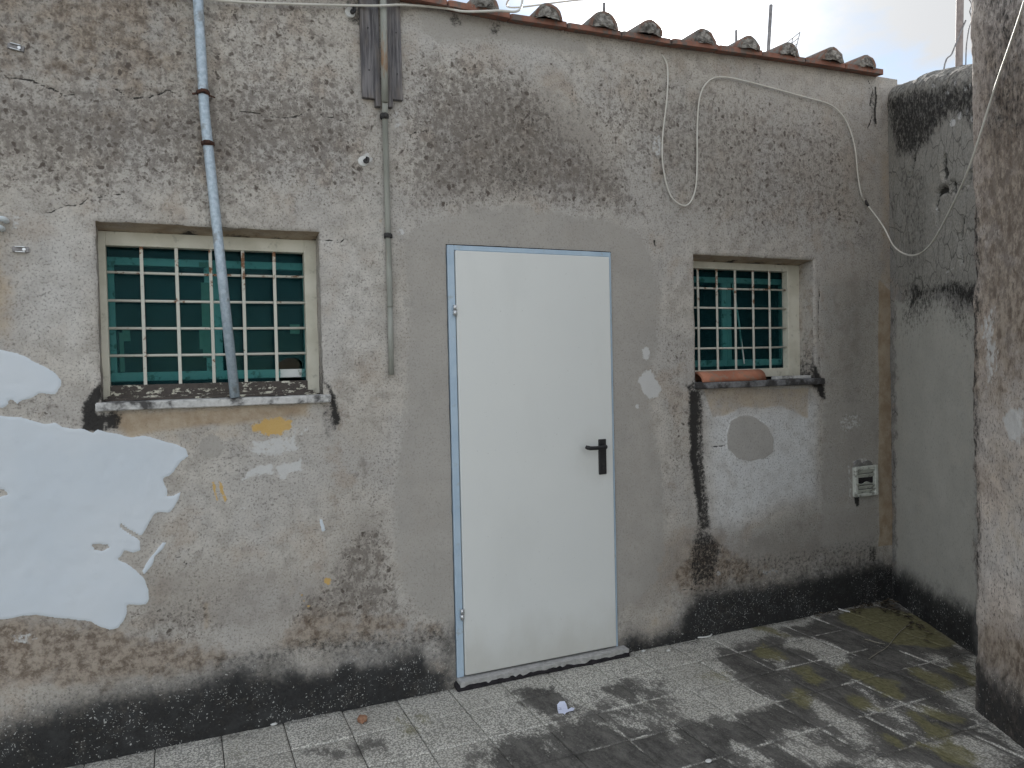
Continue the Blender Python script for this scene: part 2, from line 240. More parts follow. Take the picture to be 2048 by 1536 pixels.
WALL_CRACKS=[
 (0.004,[(-0.703,2.702),(-0.607,2.719),(-0.509,2.722),(-0.468,2.701),(-0.392,2.675),(-0.349,2.676)]),
 (0.003,[(-0.224,2.726),(-0.162,2.693),(-0.088,2.702),(-0.03,2.74),(0.026,2.731)]),
 (0.002,[(0.262,2.687),(0.344,2.69),(0.364,2.671),(0.491,2.685),(0.557,2.726),(0.712,2.687)]),
 (0.002,[(0.585,2.149),(0.674,2.144),(0.697,2.159)]),
 (0.002,[(-0.089,0.795),(-0.032,0.792),(-0.004,0.763)]),
 (0.003,[(2.732,1.078),(2.846,1.077)]),
 (0.002,[(-0.492,2.204),(-0.458,2.202),(-0.406,2.231),(-0.282,2.285),(-0.21,2.298)]),
 (0.003,[(2.51,0.297),(2.612,0.277),(2.787,0.246)]),
 (0.002,[(1.016,2.662),(1.09,2.693),(1.214,2.634),(1.371,2.698)]),
 (0.002,[(3.581,2.046),(3.568,1.802),(3.571,1.436)]),
 (0.006,[(2.384,2.233),(2.386,2.206)]),
 (0.01,[(4.067,3.21),(4.079,3.158),(4.061,3.106),(4.073,3.032)]),
 (0.004,[(4.011,3.25),(4.045,3.192),(4.018,3.12)]),
 (0.004,[(4.039,3.066),(4.007,2.993)]),
]
SIDE_MARKS=[
 ('tone',-0.9,0.12,[(-0.143,3.409),(1.003,3.096),(0.988,1.846),(0.701,1.952),(0.303,1.905),(0.044,2.053),(-0.08,2.905)]),
 ('mould',0.62,0.1,[(-0.108,3.299),(1.001,2.972),(0.998,2.699),(0.714,2.841),(0.319,2.733),(0.059,2.803)]),
 ('mould',0.55,0.3,[(0.079,2.112),(0.967,2.0),(0.961,1.541),(0.592,1.768),(0.104,1.641)]),
 ('mould',0.78,0.12,[(0.256,2.029),(0.425,1.967),(0.701,1.979),(0.966,1.949),(0.964,1.784),(0.7,1.871),(0.483,1.918),(0.334,1.872),(0.187,1.792),(0.208,1.913)]),
 ('mould',0.4,0.1,[(0.059,2.803),(0.495,2.657),(0.485,2.061),(0.178,2.038)]),
 ('tone',-0.5,0.3,[(0.041,1.927),(0.965,1.848),(0.956,1.079),(0.021,0.972)]),
 ('cement',0.85,0.12,[(0.041,1.927),(0.273,1.937),(0.539,1.913),(0.964,1.784),(0.943,0.062),(0.002,0.098)]),
 ('band',1,0.1,[(-0.067,0.209),(0.208,0.221),(0.511,0.219),(0.675,0.227),(0.968,0.24),(0.965,-0.035),(-0.074,-0.122)]),
 ('smear',1.2,0.012,[(0.823,2.826),(0.821,2.815),(0.813,2.809),(0.804,2.809),(0.794,2.815),(0.787,2.826),(0.784,2.839),(0.787,2.85),(0.794,2.856),(0.804,2.856),(0.814,2.85),(0.821,2.839)]),
 ('smear',1.2,0.012,[(0.759,2.813),(0.756,2.803),(0.749,2.798),(0.739,2.798),(0.729,2.804),(0.721,2.814),(0.719,2.826),(0.722,2.836),(0.729,2.841),(0.739,2.841),(0.749,2.834),(0.757,2.824)]),
 ('smear',1.2,0.012,[(0.899,2.827),(0.897,2.819),(0.892,2.814),(0.885,2.814),(0.878,2.818),(0.873,2.827),(0.871,2.836),(0.873,2.845),(0.879,2.849),(0.886,2.849),(0.893,2.845),(0.898,2.836)]),
 ('smear',1.1,0.012,[(0.711,2.989),(0.708,2.983),(0.701,2.981),(0.69,2.983),(0.68,2.989),(0.673,2.996),(0.67,3.004),(0.673,3.01),(0.68,3.012),(0.691,3.01),(0.701,3.004),(0.708,2.997)]),
 ('smear',1.1,0.012,[(0.792,3.013),(0.79,3.007),(0.784,3.004),(0.777,3.005),(0.769,3.01),(0.764,3.016),(0.762,3.024),(0.764,3.03),(0.77,3.032),(0.777,3.031),(0.785,3.027),(0.79,3.02)]),
 ('smear',1.1,0.012,[(0.924,2.938),(0.922,2.932),(0.917,2.93),(0.91,2.93),(0.903,2.935),(0.898,2.941),(0.896,2.948),(0.898,2.954),(0.904,2.957),(0.91,2.956),(0.917,2.952),(0.922,2.945)]),
 ('smear',1.1,0.012,[(0.575,3.08),(0.572,3.075),(0.566,3.073),(0.558,3.075),(0.55,3.079),(0.544,3.085),(0.542,3.092),(0.544,3.096),(0.55,3.098),(0.559,3.097),(0.567,3.092),(0.573,3.086)]),
 ('smear',1.1,0.012,[(0.653,2.942),(0.651,2.935),(0.645,2.931),(0.637,2.931),(0.629,2.936),(0.623,2.944),(0.621,2.953),(0.624,2.96),(0.63,2.964),(0.638,2.964),(0.645,2.959),(0.651,2.951)]),
 ('smear',1.1,0.012,[(0.945,2.779),(0.943,2.771),(0.938,2.766),(0.931,2.766),(0.924,2.77),(0.919,2.778),(0.918,2.788),(0.92,2.796),(0.925,2.801),(0.932,2.801),(0.938,2.796),(0.943,2.788)]),
 ('smear',1.1,0.012,[(0.882,2.941),(0.88,2.935),(0.873,2.933),(0.863,2.935),(0.854,2.94),(0.847,2.947),(0.844,2.954),(0.847,2.96),(0.854,2.962),(0.864,2.96),(0.873,2.955),(0.88,2.948)]),
 ('smear',0.6,0.012,[(0.65,2.026),(0.753,2.046),(0.763,2.034),(0.665,2.011)]),
 ('smear',0.6,0.015,[(0.531,2.45),(0.592,2.443),(0.574,2.371),(0.536,2.379)]),
 ('cement',0.35,0.02,[(0.271,1.817),(0.351,1.812),(0.305,0.309),(0.242,0.292)]),
]
SIDE_CRACKS=[
 (0.015,[(0.826,2.281),(0.805,2.206),(0.799,2.154),(0.818,2.059)]),
 (0.033,[(0.649,2.644),(0.637,2.605),(0.653,2.56)]),
 (0.024,[(0.3,2.732),(0.268,2.687),(0.242,2.657)]),
 (0.03,[(0.547,2.419),(0.57,2.47),(0.603,2.49),(0.657,2.478)]),
 (0.03,[(0.729,2.488),(0.739,2.459)]),
 (0.021,[(0.895,2.5),(0.876,2.458)]),
 (0.009000000000000001,[(0.574,2.371),(0.568,2.303)]),
]
PIER_MARKS=[
 ('spots',0.8,0.2,[(0.029,3.311),(0.782,2.901),(0.777,1.708),(0.009,1.764)]),
 ('brown',0.75,0.3,[(0.025,2.993),(0.781,2.491),(0.776,1.405),(0.004,1.369)]),
 ('mould',0.5,0.35,[(0.032,3.521),(0.532,2.947),(0.527,2.223),(0.017,2.351)]),
 ('mould',0.6,0.06,[(-0.004,2.247),(0.08,2.229),(0.06,0.499),(-0.029,0.358)]),
 ('smear',0.55,0.05,[(0.067,1.717),(0.177,1.794),(0.209,1.503),(0.119,1.417)]),
 ('smear',0.95,0.05,[(0.225,1.307),(0.309,1.353),(0.372,1.347),(0.371,1.239),(0.324,1.204),(0.258,1.238)]),
 ('ochre',0.35,0.2,[(0.042,1.262),(0.776,1.321),(0.773,0.638),(0.034,0.601)]),
 ('brown',0.8,0.12,[(0.031,0.379),(0.198,0.459),(0.773,0.552),(0.771,0.206),(0.029,0.201)]),
 ('band',0.9,0.12,[(-0.03,0.267),(0.196,0.226),(0.771,0.241),(0.986,-0.161),(-0.034,-0.075)]),
 ('tone',0.4,0.15,[(0.057,0.893),(0.775,1.032),(0.773,0.638),(0.052,0.541)]),
]
FLOOR_MARKS=[
 ('dirt',0.22,0.3,[(-1.061,-0.291),(-1.269,0.361),(-0.167,-0.094),(1.106,-0.119),(2.573,-0.089),(4.106,-0.111),(3.266,-1.691),(2.358,-2.179)]),
 ('dirt',0.62,0.2,[(0.797,-0.727),(1.128,-0.454),(1.359,-0.467),(1.652,-0.391),(2.023,-0.192),(2.132,-0.384),(2.084,-0.72),(1.779,-0.775),(1.359,-0.664),(1.054,-0.851)]),
 ('dirt',0.86,0.12,[(0.968,-0.81),(1.135,-0.577),(1.306,-0.581),(1.472,-0.584),(1.624,-0.556),(1.689,-0.681),(1.883,-0.737),(2.063,-0.815),(2.383,-0.802),(2.462,-0.614),(2.47,-0.383),(2.563,-0.166),(2.776,-0.176),(3.079,-0.158),(3.352,-0.034),(3.795,-0.003),(4.166,-0.063),(3.749,-0.848),(3.16,-1.254),(2.987,-1.596),(2.6,-2.049),(0.895,-1.23)]),
 ('dirt',1.0,0.2,[(1.054,-0.851),(1.174,-0.619),(1.573,-0.624),(2.034,-0.852),(2.322,-0.838),(2.208,-1.082),(1.861,-1.245)]),
 ('dirt',1.0,0.12,[(2.554,-0.24),(2.765,-0.269),(2.717,-0.543),(2.594,-0.861),(2.486,-1.025),(2.473,-0.801),(2.501,-0.569)]),
 ('dirt',0.85,0.06,[(1.37,-0.191),(1.508,-0.148),(1.588,-0.207),(1.6,-0.365),(1.603,-0.48),(1.466,-0.499),(1.404,-0.37)]),
 ('dirt',0.75,0.06,[(1.812,-0.301),(2.012,-0.256),(1.987,-0.426),(1.825,-0.506),(1.74,-0.424)]),
 ('dirt',0.6,0.05,[(1.934,-0.217),(2.03,-0.251),(2.001,-0.318),(1.887,-0.293)]),
 ('dirt',0.55,0.08,[(0.36,-0.264),(0.564,-0.272),(0.766,-0.324),(0.771,-0.466),(0.449,-0.462)]),
 ('dirt',0.5,0.05,[(1.243,-0.157),(1.364,-0.176),(1.359,-0.245),(1.224,-0.207)]),
 ('dirt',-0.52,0.08,[(2.281,-1.318),(2.219,-1.339),(2.169,-1.323),(2.142,-1.275),(2.144,-1.205),(2.178,-1.129),(2.237,-1.067),(2.305,-1.04),(2.361,-1.056),(2.388,-1.112),(2.38,-1.188),(2.34,-1.264)]),
 ('dirt',-0.52,0.08,[(2.028,-1.193),(1.998,-1.206),(1.97,-1.201),(1.95,-1.179),(1.945,-1.145),(1.955,-1.107),(1.979,-1.077),(2.01,-1.061),(2.04,-1.066),(2.059,-1.09),(2.064,-1.126),(2.052,-1.163)]),
 ('dirt',-0.52,0.08,[(2.515,-1.287),(2.479,-1.29),(2.454,-1.257),(2.446,-1.196),(2.458,-1.12),(2.489,-1.05),(2.53,-1.005),(2.57,-1.001),(2.597,-1.038),(2.602,-1.106),(2.586,-1.184),(2.554,-1.249)]),
 ('dirt',-0.52,0.08,[(3.116,-0.605),(3.079,-0.608),(3.046,-0.566),(3.026,-0.49),(3.023,-0.396),(3.04,-0.31),(3.073,-0.256),(3.113,-0.251),(3.147,-0.298),(3.167,-0.382),(3.167,-0.477),(3.148,-0.558)]),
 ('dirt',-0.52,0.08,[(2.727,-1.276),(2.713,-1.268),(2.711,-1.23),(2.722,-1.169),(2.743,-1.101),(2.77,-1.043),(2.795,-1.014),(2.81,-1.023),(2.811,-1.066),(2.799,-1.131),(2.776,-1.199),(2.75,-1.251)]),
 ('dirt',-0.52,0.08,[(3.257,-1.054),(3.253,-1.038),(3.267,-0.982),(3.297,-0.898),(3.337,-0.805),(3.375,-0.73),(3.4,-0.696),(3.405,-0.715),(3.387,-0.78),(3.353,-0.87),(3.314,-0.96),(3.279,-1.026)]),
 ('dirt',-0.52,0.08,[(3.534,-0.868),(3.509,-0.873),(3.49,-0.858),(3.482,-0.827),(3.487,-0.787),(3.504,-0.749),(3.529,-0.724),(3.555,-0.718),(3.575,-0.734),(3.583,-0.767),(3.577,-0.807),(3.559,-0.844)]),
 ('dirt',-0.52,0.08,[(3.163,-1.225),(3.131,-1.228),(3.119,-1.208),(3.13,-1.17),(3.162,-1.122),(3.208,-1.077),(3.255,-1.047),(3.29,-1.043),(3.302,-1.065),(3.288,-1.107),(3.253,-1.156),(3.207,-1.199)]),
 ('dirt',-0.52,0.08,[(2.816,-1.624),(2.773,-1.629),(2.745,-1.606),(2.74,-1.56),(2.759,-1.503),(2.8,-1.447),(2.851,-1.41),(2.899,-1.403),(2.928,-1.428),(2.931,-1.479),(2.907,-1.539),(2.865,-1.592)]),
 ('dirt',-0.52,0.08,[(2.797,-1.499),(2.763,-1.505),(2.733,-1.487),(2.714,-1.45),(2.711,-1.403),(2.726,-1.358),(2.755,-1.328),(2.791,-1.321),(2.823,-1.34),(2.842,-1.38),(2.843,-1.428),(2.826,-1.472)]),
 ('dirt',-0.52,0.08,[(2.543,-1.502),(2.511,-1.508),(2.47,-1.493),(2.431,-1.461),(2.403,-1.419),(2.395,-1.38),(2.408,-1.353),(2.441,-1.346),(2.484,-1.362),(2.524,-1.396),(2.552,-1.438),(2.558,-1.477)]),
 ('dirt',-0.52,0.08,[(2.772,-0.588),(2.749,-0.59),(2.735,-0.561),(2.734,-0.507),(2.747,-0.442),(2.77,-0.382),(2.799,-0.345),(2.824,-0.342),(2.838,-0.375),(2.838,-0.432),(2.823,-0.499),(2.799,-0.555)]),
 ('dirt',-0.52,0.08,[(2.017,-1.089),(2.008,-1.09),(2.002,-1.083),(2.002,-1.068),(2.006,-1.051),(2.015,-1.035),(2.025,-1.025),(2.034,-1.024),(2.04,-1.032),(2.04,-1.047),(2.035,-1.064),(2.027,-1.08)]),
 ('dirt',-0.52,0.08,[(2.601,-1.075),(2.573,-1.081),(2.547,-1.064),(2.53,-1.027),(2.524,-0.981),(2.534,-0.937),(2.556,-0.906),(2.584,-0.899),(2.611,-0.918),(2.629,-0.956),(2.633,-1.004),(2.622,-1.047)]),
 ('dirt',-0.52,0.08,[(2.557,-0.915),(2.551,-0.902),(2.555,-0.855),(2.57,-0.784),(2.591,-0.707),(2.613,-0.645),(2.63,-0.616),(2.636,-0.631),(2.63,-0.684),(2.614,-0.759),(2.592,-0.834),(2.572,-0.89)]),
 ('dirt',-0.52,0.08,[(1.825,-0.92),(1.821,-0.917),(1.82,-0.903),(1.823,-0.881),(1.83,-0.858),(1.838,-0.839),(1.846,-0.829),(1.851,-0.832),(1.851,-0.847),(1.848,-0.869),(1.841,-0.892),(1.833,-0.911)]),
 ('dirt',-0.52,0.08,[(1.807,-0.978),(1.803,-0.975),(1.802,-0.961),(1.805,-0.941),(1.811,-0.918),(1.819,-0.9),(1.827,-0.891),(1.831,-0.894),(1.832,-0.908),(1.829,-0.929),(1.822,-0.952),(1.814,-0.969)]),
 ('dirt',-0.52,0.08,[(3.025,-1.233),(2.994,-1.238),(2.957,-1.222),(2.922,-1.189),(2.899,-1.147),(2.894,-1.108),(2.908,-1.082),(2.939,-1.076),(2.977,-1.093),(3.013,-1.128),(3.036,-1.17),(3.04,-1.209)]),
 ('dirt',-0.52,0.08,[(2.389,-1.387),(2.368,-1.39),(2.343,-1.377),(2.321,-1.351),(2.307,-1.318),(2.306,-1.287),(2.318,-1.267),(2.34,-1.263),(2.365,-1.276),(2.388,-1.304),(2.401,-1.337),(2.401,-1.368)]),
 ('dirt',-0.52,0.08,[(3.329,-0.057),(3.305,-0.069),(3.279,-0.064),(3.26,-0.045),(3.25,-0.015),(3.254,0.017),(3.271,0.043),(3.295,0.056),(3.321,0.051),(3.341,0.031),(3.35,0.001),(3.345,-0.031)]),
 ('dirt',-0.52,0.08,[(2.818,-1.104),(2.812,-1.092),(2.818,-1.045),(2.833,-0.976),(2.856,-0.899),(2.88,-0.838),(2.898,-0.81),(2.905,-0.824),(2.898,-0.877),(2.88,-0.951),(2.857,-1.025),(2.834,-1.081)]),
 ('dirt',-0.52,0.08,[(1.354,-0.819),(1.349,-0.814),(1.346,-0.794),(1.346,-0.762),(1.35,-0.728),(1.356,-0.701),(1.364,-0.688),(1.369,-0.693),(1.372,-0.714),(1.372,-0.747),(1.368,-0.78),(1.361,-0.806)]),
 ('dirt',-0.52,0.08,[(3.818,-0.717),(3.804,-0.718),(3.8,-0.702),(3.807,-0.673),(3.824,-0.639),(3.846,-0.608),(3.868,-0.59),(3.882,-0.589),(3.886,-0.606),(3.878,-0.636),(3.861,-0.67),(3.839,-0.7)]),
 ('dirt',-0.52,0.08,[(3.186,-0.512),(3.167,-0.51),(3.149,-0.478),(3.138,-0.424),(3.136,-0.36),(3.144,-0.305),(3.161,-0.274),(3.182,-0.276),(3.2,-0.311),(3.211,-0.368),(3.212,-0.431),(3.203,-0.484)]),
 ('dirt',-0.52,0.08,[(3.049,-0.729),(3.033,-0.728),(3.023,-0.705),(3.02,-0.664),(3.026,-0.617),(3.039,-0.575),(3.056,-0.551),(3.073,-0.552),(3.084,-0.577),(3.086,-0.62),(3.08,-0.667),(3.066,-0.707)]),
 ('dirt',-0.52,0.08,[(3.024,-0.344),(3.011,-0.346),(3.003,-0.332),(3.004,-0.304),(3.013,-0.27),(3.028,-0.239),(3.044,-0.22),(3.058,-0.217),(3.065,-0.232),(3.064,-0.261),(3.054,-0.295),(3.04,-0.325)]),
 ('moss',0.95,0.06,[(3.872,-0.669),(3.745,-0.706),(3.624,-0.663),(3.536,-0.551),(3.503,-0.391),(3.537,-0.218),(3.637,-0.081),(3.779,-0.025),(3.919,-0.073),(4.012,-0.21),(4.031,-0.39),(3.977,-0.557)]),
 ('moss',0.95,0.06,[(3.089,-0.207),(3.059,-0.216),(3.035,-0.196),(3.021,-0.15),(3.021,-0.091),(3.037,-0.033),(3.063,0.007),(3.094,0.018),(3.12,-0.004),(3.134,-0.053),(3.132,-0.114),(3.115,-0.17)]),
 ('moss',0.95,0.06,[(2.841,-0.474),(2.804,-0.487),(2.772,-0.466),(2.752,-0.418),(2.75,-0.353),(2.767,-0.287),(2.799,-0.24),(2.838,-0.225),(2.872,-0.246),(2.892,-0.299),(2.892,-0.367),(2.873,-0.431)]),
 ('moss',0.95,0.06,[(2.794,-0.766),(2.76,-0.778),(2.734,-0.765),(2.724,-0.731),(2.731,-0.682),(2.755,-0.633),(2.79,-0.596),(2.825,-0.581),(2.852,-0.595),(2.862,-0.632),(2.853,-0.682),(2.828,-0.731)]),
 ('moss',0.95,0.06,[(2.988,-1.046),(2.957,-1.041),(2.94,-0.988),(2.941,-0.9),(2.961,-0.796),(2.997,-0.703),(3.038,-0.65),(3.073,-0.655),(3.09,-0.716),(3.085,-0.815),(3.061,-0.919),(3.026,-1.003)]),
 ('moss',0.95,0.06,[(3.264,-1.098),(3.234,-1.097),(3.215,-1.06),(3.213,-0.996),(3.228,-0.92),(3.257,-0.852),(3.293,-0.812),(3.326,-0.812),(3.345,-0.853),(3.346,-0.923),(3.328,-0.999),(3.298,-1.063)]),
 ('moss',0.95,0.06,[(3.459,-1.051),(3.411,-1.064),(3.383,-1.051),(3.382,-1.016),(3.409,-0.967),(3.457,-0.915),(3.515,-0.876),(3.566,-0.86),(3.596,-0.874),(3.595,-0.912),(3.565,-0.964),(3.514,-1.015)]),
 ('moss',0.95,0.06,[(2.62,-0.827),(2.575,-0.877),(2.528,-0.914),(2.491,-0.93),(2.472,-0.92),(2.477,-0.888),(2.504,-0.84),(2.548,-0.789),(2.596,-0.748),(2.637,-0.73),(2.657,-0.74),(2.65,-0.776)]),
 ('moss',0.95,0.06,[(2.791,-1.057),(2.762,-1.064),(2.737,-1.049),(2.721,-1.016),(2.719,-0.973),(2.732,-0.93),(2.757,-0.9),(2.788,-0.892),(2.814,-0.907),(2.83,-0.943),(2.83,-0.987),(2.816,-1.029)]),
 ('moss',0.95,0.06,[(2.806,-1.389),(2.785,-1.382),(2.777,-1.34),(2.784,-1.273),(2.805,-1.195),(2.836,-1.129),(2.867,-1.093),(2.89,-1.101),(2.897,-1.149),(2.887,-1.223),(2.864,-1.3),(2.834,-1.36)]),
 ('moss',0.95,0.06,[(2.623,-1.37),(2.603,-1.37),(2.587,-1.35),(2.578,-1.314),(2.58,-1.271),(2.591,-1.233),(2.61,-1.21),(2.631,-1.21),(2.648,-1.232),(2.656,-1.27),(2.654,-1.313),(2.641,-1.35)]),
 ('moss',0.95,0.06,[(3.033,-1.327),(3.001,-1.331),(2.966,-1.309),(2.939,-1.267),(2.925,-1.216),(2.929,-1.169),(2.951,-1.139),(2.985,-1.134),(3.021,-1.157),(3.049,-1.201),(3.061,-1.253),(3.055,-1.299)]),
 ('moss',0.5,0.06,[(0.851,-0.404),(0.828,-0.408),(0.808,-0.381),(0.797,-0.329),(0.797,-0.264),(0.81,-0.202),(0.832,-0.163),(0.857,-0.157),(0.878,-0.188),(0.889,-0.245),(0.886,-0.311),(0.873,-0.369)]),
 ('moss',0.5,0.06,[(0.991,-0.284),(0.977,-0.303),(0.954,-0.311),(0.927,-0.304),(0.904,-0.286),(0.891,-0.261),(0.891,-0.235),(0.904,-0.215),(0.928,-0.207),(0.955,-0.213),(0.979,-0.232),(0.992,-0.258)]),
 ('moss',0.5,0.06,[(-0.063,-0.145),(-0.066,-0.173),(-0.077,-0.189),(-0.091,-0.19),(-0.106,-0.175),(-0.117,-0.148),(-0.122,-0.116),(-0.119,-0.087),(-0.108,-0.07),(-0.093,-0.069),(-0.078,-0.084),(-0.067,-0.112)]),
 ('moss',0.5,0.06,[(0.201,-0.208),(0.186,-0.219),(0.164,-0.204),(0.139,-0.165),(0.119,-0.114),(0.107,-0.062),(0.109,-0.024),(0.124,-0.012),(0.147,-0.029),(0.173,-0.07),(0.193,-0.123),(0.203,-0.173)]),
 ('moss',0.5,0.06,[(2.432,-0.503),(2.406,-0.517),(2.374,-0.513),(2.347,-0.491),(2.33,-0.456),(2.328,-0.418),(2.343,-0.387),(2.37,-0.372),(2.402,-0.376),(2.431,-0.399),(2.447,-0.435),(2.448,-0.473)]),
 ('moss',0.95,0.06,[(2.755,-1.567),(2.725,-1.567),(2.697,-1.543),(2.677,-1.499),(2.671,-1.446),(2.68,-1.398),(2.704,-1.369),(2.735,-1.367),(2.765,-1.394),(2.785,-1.441),(2.79,-1.495),(2.778,-1.541)]),
 ('foot_dark',0.8,0.05,[(-1.02,0.045),(-0.17,-0.004),(0.438,0.006),(1.148,0.001),(2.18,0.006),(3.008,0.008),(4.014,0.017),(4.181,-0.013),(3.74,-0.881),(3.697,-0.91),(4.113,-0.069),(3.965,-0.026),(2.979,-0.025),(2.157,-0.03),(1.137,-0.031),(0.434,-0.024),(-0.169,-0.031),(-1.009,0.003)]),  # darker strip where the paving meets the walls
]

# ------------------------------------------------------------------ helpers
def hash2(ix, iy, seed):
    n = (ix.astype(np.int64) * 374761393 + iy.astype(np.int64) * 668265263 + seed * 974634777) & 0x7fffffff
    n = ((n ^ (n >> 13)) * 1274126177) & 0x7fffffff
    n = n ^ (n >> 16)
    return (n & 0xffff) / 65535.0
def vnoise(x, y, seed=0):
    ix, iy = np.floor(x), np.floor(y)
    fx, fy = x - ix, y - iy
    fx = fx * fx * (3 - 2 * fx); fy = fy * fy * (3 - 2 * fy)
    a = hash2(ix, iy, seed); b = hash2(ix + 1, iy, seed); c = hash2(ix, iy + 1, seed); d = hash2(ix + 1, iy + 1, seed)
    return (a * (1 - fx) + b * fx) * (1 - fy) + (c * (1 - fx) + d * fx) * fy
def fbm(x, y, s, octv=4, seed=0):
    t = 0; amp = 0.5; tot = 0
    for k in range(octv):
        t = t + amp * vnoise(x * s, y * s, seed + k * 17); tot += amp
        s *= 2.03; amp *= 0.5
    return t / tot - 0.5
def seg_dist(px, py, a, b):
    ax, ay = a; bx, by = b
    dx, dy = bx - ax, by - ay
    L = dx * dx + dy * dy + 1e-12
    t = np.clip(((px - ax) * dx + (py - ay) * dy) / L, 0, 1)
    return np.hypot(px - ax - t * dx, py - ay - t * dy)
def poly_sd(px, py, P):
    """signed distance, positive inside"""
    d = np.full(px.shape, 1e9); ins = np.zeros(px.shape, bool)
    n = len(P)
    for i in range(n):
        a, b = P[i], P[(i + 1) % n]
        d = np.minimum(d, seg_dist(px, py, a, b))
        if a[1] != b[1]:
            c = ((a[1] > py) != (b[1] > py)) & (px < (b[0] - a[0]) * (py - a[1]) / (b[1] - a[1]) + a[0])
            ins ^= c
    return np.where(ins, d, -d)
FIELDS = ('spots', 'cement', 'paint', 'mould', 'band', 'brown', 'ochre', 'yellow', 'tone', 'smear', 'damp', 'crack')
def fields(marks, cracks, U, V, warp=0.0):
    sh = U.shape
    U = U.ravel(); V = V.ravel()
    if warp:
        Uw = U + warp * fbm(U, V, 9, 3, 5); Vw = V + warp * fbm(U, V, 9, 3, 9)
    else:
        Uw, Vw = U, V
    F = {}
    for f, lev, soft, P in marks:
        if f not in F: F[f] = np.zeros(U.shape)
        P = np.array(P)
        mg = soft + 0.01
        k = np.nonzero((Uw > P[:, 0].min() - mg) & (Uw < P[:, 0].max() + mg) & (Vw > P[:, 1].min() - mg) & (Vw < P[:, 1].max() + mg))[0]
        if not len(k): continue
        sd = poly_sd(Uw[k], Vw[k], [tuple(p) for p in P])
        t = np.clip(0.5 + sd / (2 * soft), 0, 1); t = t * t * (3 - 2 * t)
        if f == 'tone': F[f][k] += lev * t
        elif lev > 0: F[f][k] = np.maximum(F[f][k], lev * t)
        else: F[f][k] = np.clip(F[f][k] + lev * t, 0, 1)
    c = np.zeros(U.shape)
    for wd, P in cracks:
        P = np.array(P)
        k = np.nonzero((U > P[:, 0].min() - .05) & (U < P[:, 0].max() + .05) & (V > P[:, 1].min() - .05) & (V < P[:, 1].max() + .05))[0]
        if not len(k): continue
        u = U[k] + .02 * fbm(U[k], V[k], 25, 3, 31); v = V[k] + .02 * fbm(U[k], V[k], 25, 3, 41)
        d = np.full(len(k), 1e9)
        for i in range(len(P) - 1):
            d = np.minimum(d, seg_dist(u, v, P[i], P[i + 1]))
        c[k] = np.maximum(c[k], np.clip(1 - d / (wd * 1.6 + .008), 0, 1) * (0.8 + 0.2 * min(1, wd / .008)))
    F['crack'] = c
    return {k: a.reshape(sh) for k, a in F.items()}

def link(name, me, parent=None):
    o = bpy.data.objects.new(name, me)
    COL.objects.link(o)
    if parent is not None: o.parent = parent
    return o
def tag(o, label=None, cat=None, group=None, kind=None):
    if label: o['label'] = label
    if cat: o['category'] = cat
    if group: o['group'] = group
    if kind: o['kind'] = kind
    return o
def empty(name, loc=(0, 0, 0)):
    o = bpy.data.objects.new(name, None)
    o.empty_display_size = 0.1
    o.location = loc
    COL.objects.link(o)
    return o
def mesh_np(name, V, Q, smooth=True):
    me = bpy.data.meshes.new(name)
    nq, k = Q.shape
    me.vertices.add(len(V)); me.vertices.foreach_set('co', V.astype(np.float32).ravel())
    me.loops.add(nq * k); me.loops.foreach_set('vertex_index', Q.astype(np.int32).ravel())
    me.polygons.add(nq); me.polygons.foreach_set('loop_start', np.arange(0, nq * k, k, dtype=np.int32))
    me.update(calc_edges=True)
    if smooth: me.polygons.foreach_set('use_smooth', np.ones(nq, bool))
    me.validate()
    return me
def set_fields(me, F, idx=None):
    n = len(me.vertices)
    for a in range(3):
        arr = np.zeros((n, 4), np.float32)
        for b in range(4):
            f = FIELDS[a * 4 + b]
            if f in F:
                v = F[f].ravel()
                arr[:, b] = v if idx is None else v[idx]
                if f == 'tone': arr[:, b] = arr[:, b] * .5 + .5
            elif f == 'tone': arr[:, b] = .5
        at = me.attributes.new('F%d' % (a + 1), 'FLOAT_COLOR', 'POINT')
        at.data.foreach_set('color', arr.ravel())
def surf(name, X, mat, F=None, keep=None, parent=None, smooth=True, flip=False):
    """structured grid X[nu,nv,3] -> one mesh object; keep[nu-1,nv-1] chooses faces"""
    nu, nv = X.shape[:2]
    I = np.arange(nu * nv).reshape(nu, nv)
    Q = np.stack([I[:-1, :-1], I[1:, :-1], I[1:, 1:], I[:-1, 1:]], -1)
    Q = Q[keep] if keep is not None else Q.reshape(-1, 4)
    if flip: Q = Q[:, ::-1]
    us, inv = np.unique(Q, return_inverse=True)
    me = mesh_np(name, X.reshape(-1, 3)[us], inv.reshape(Q.shape), smooth)
    set_fields(me, F or {}, us)
    me.materials.append(mat)
    return link(name, me, parent)

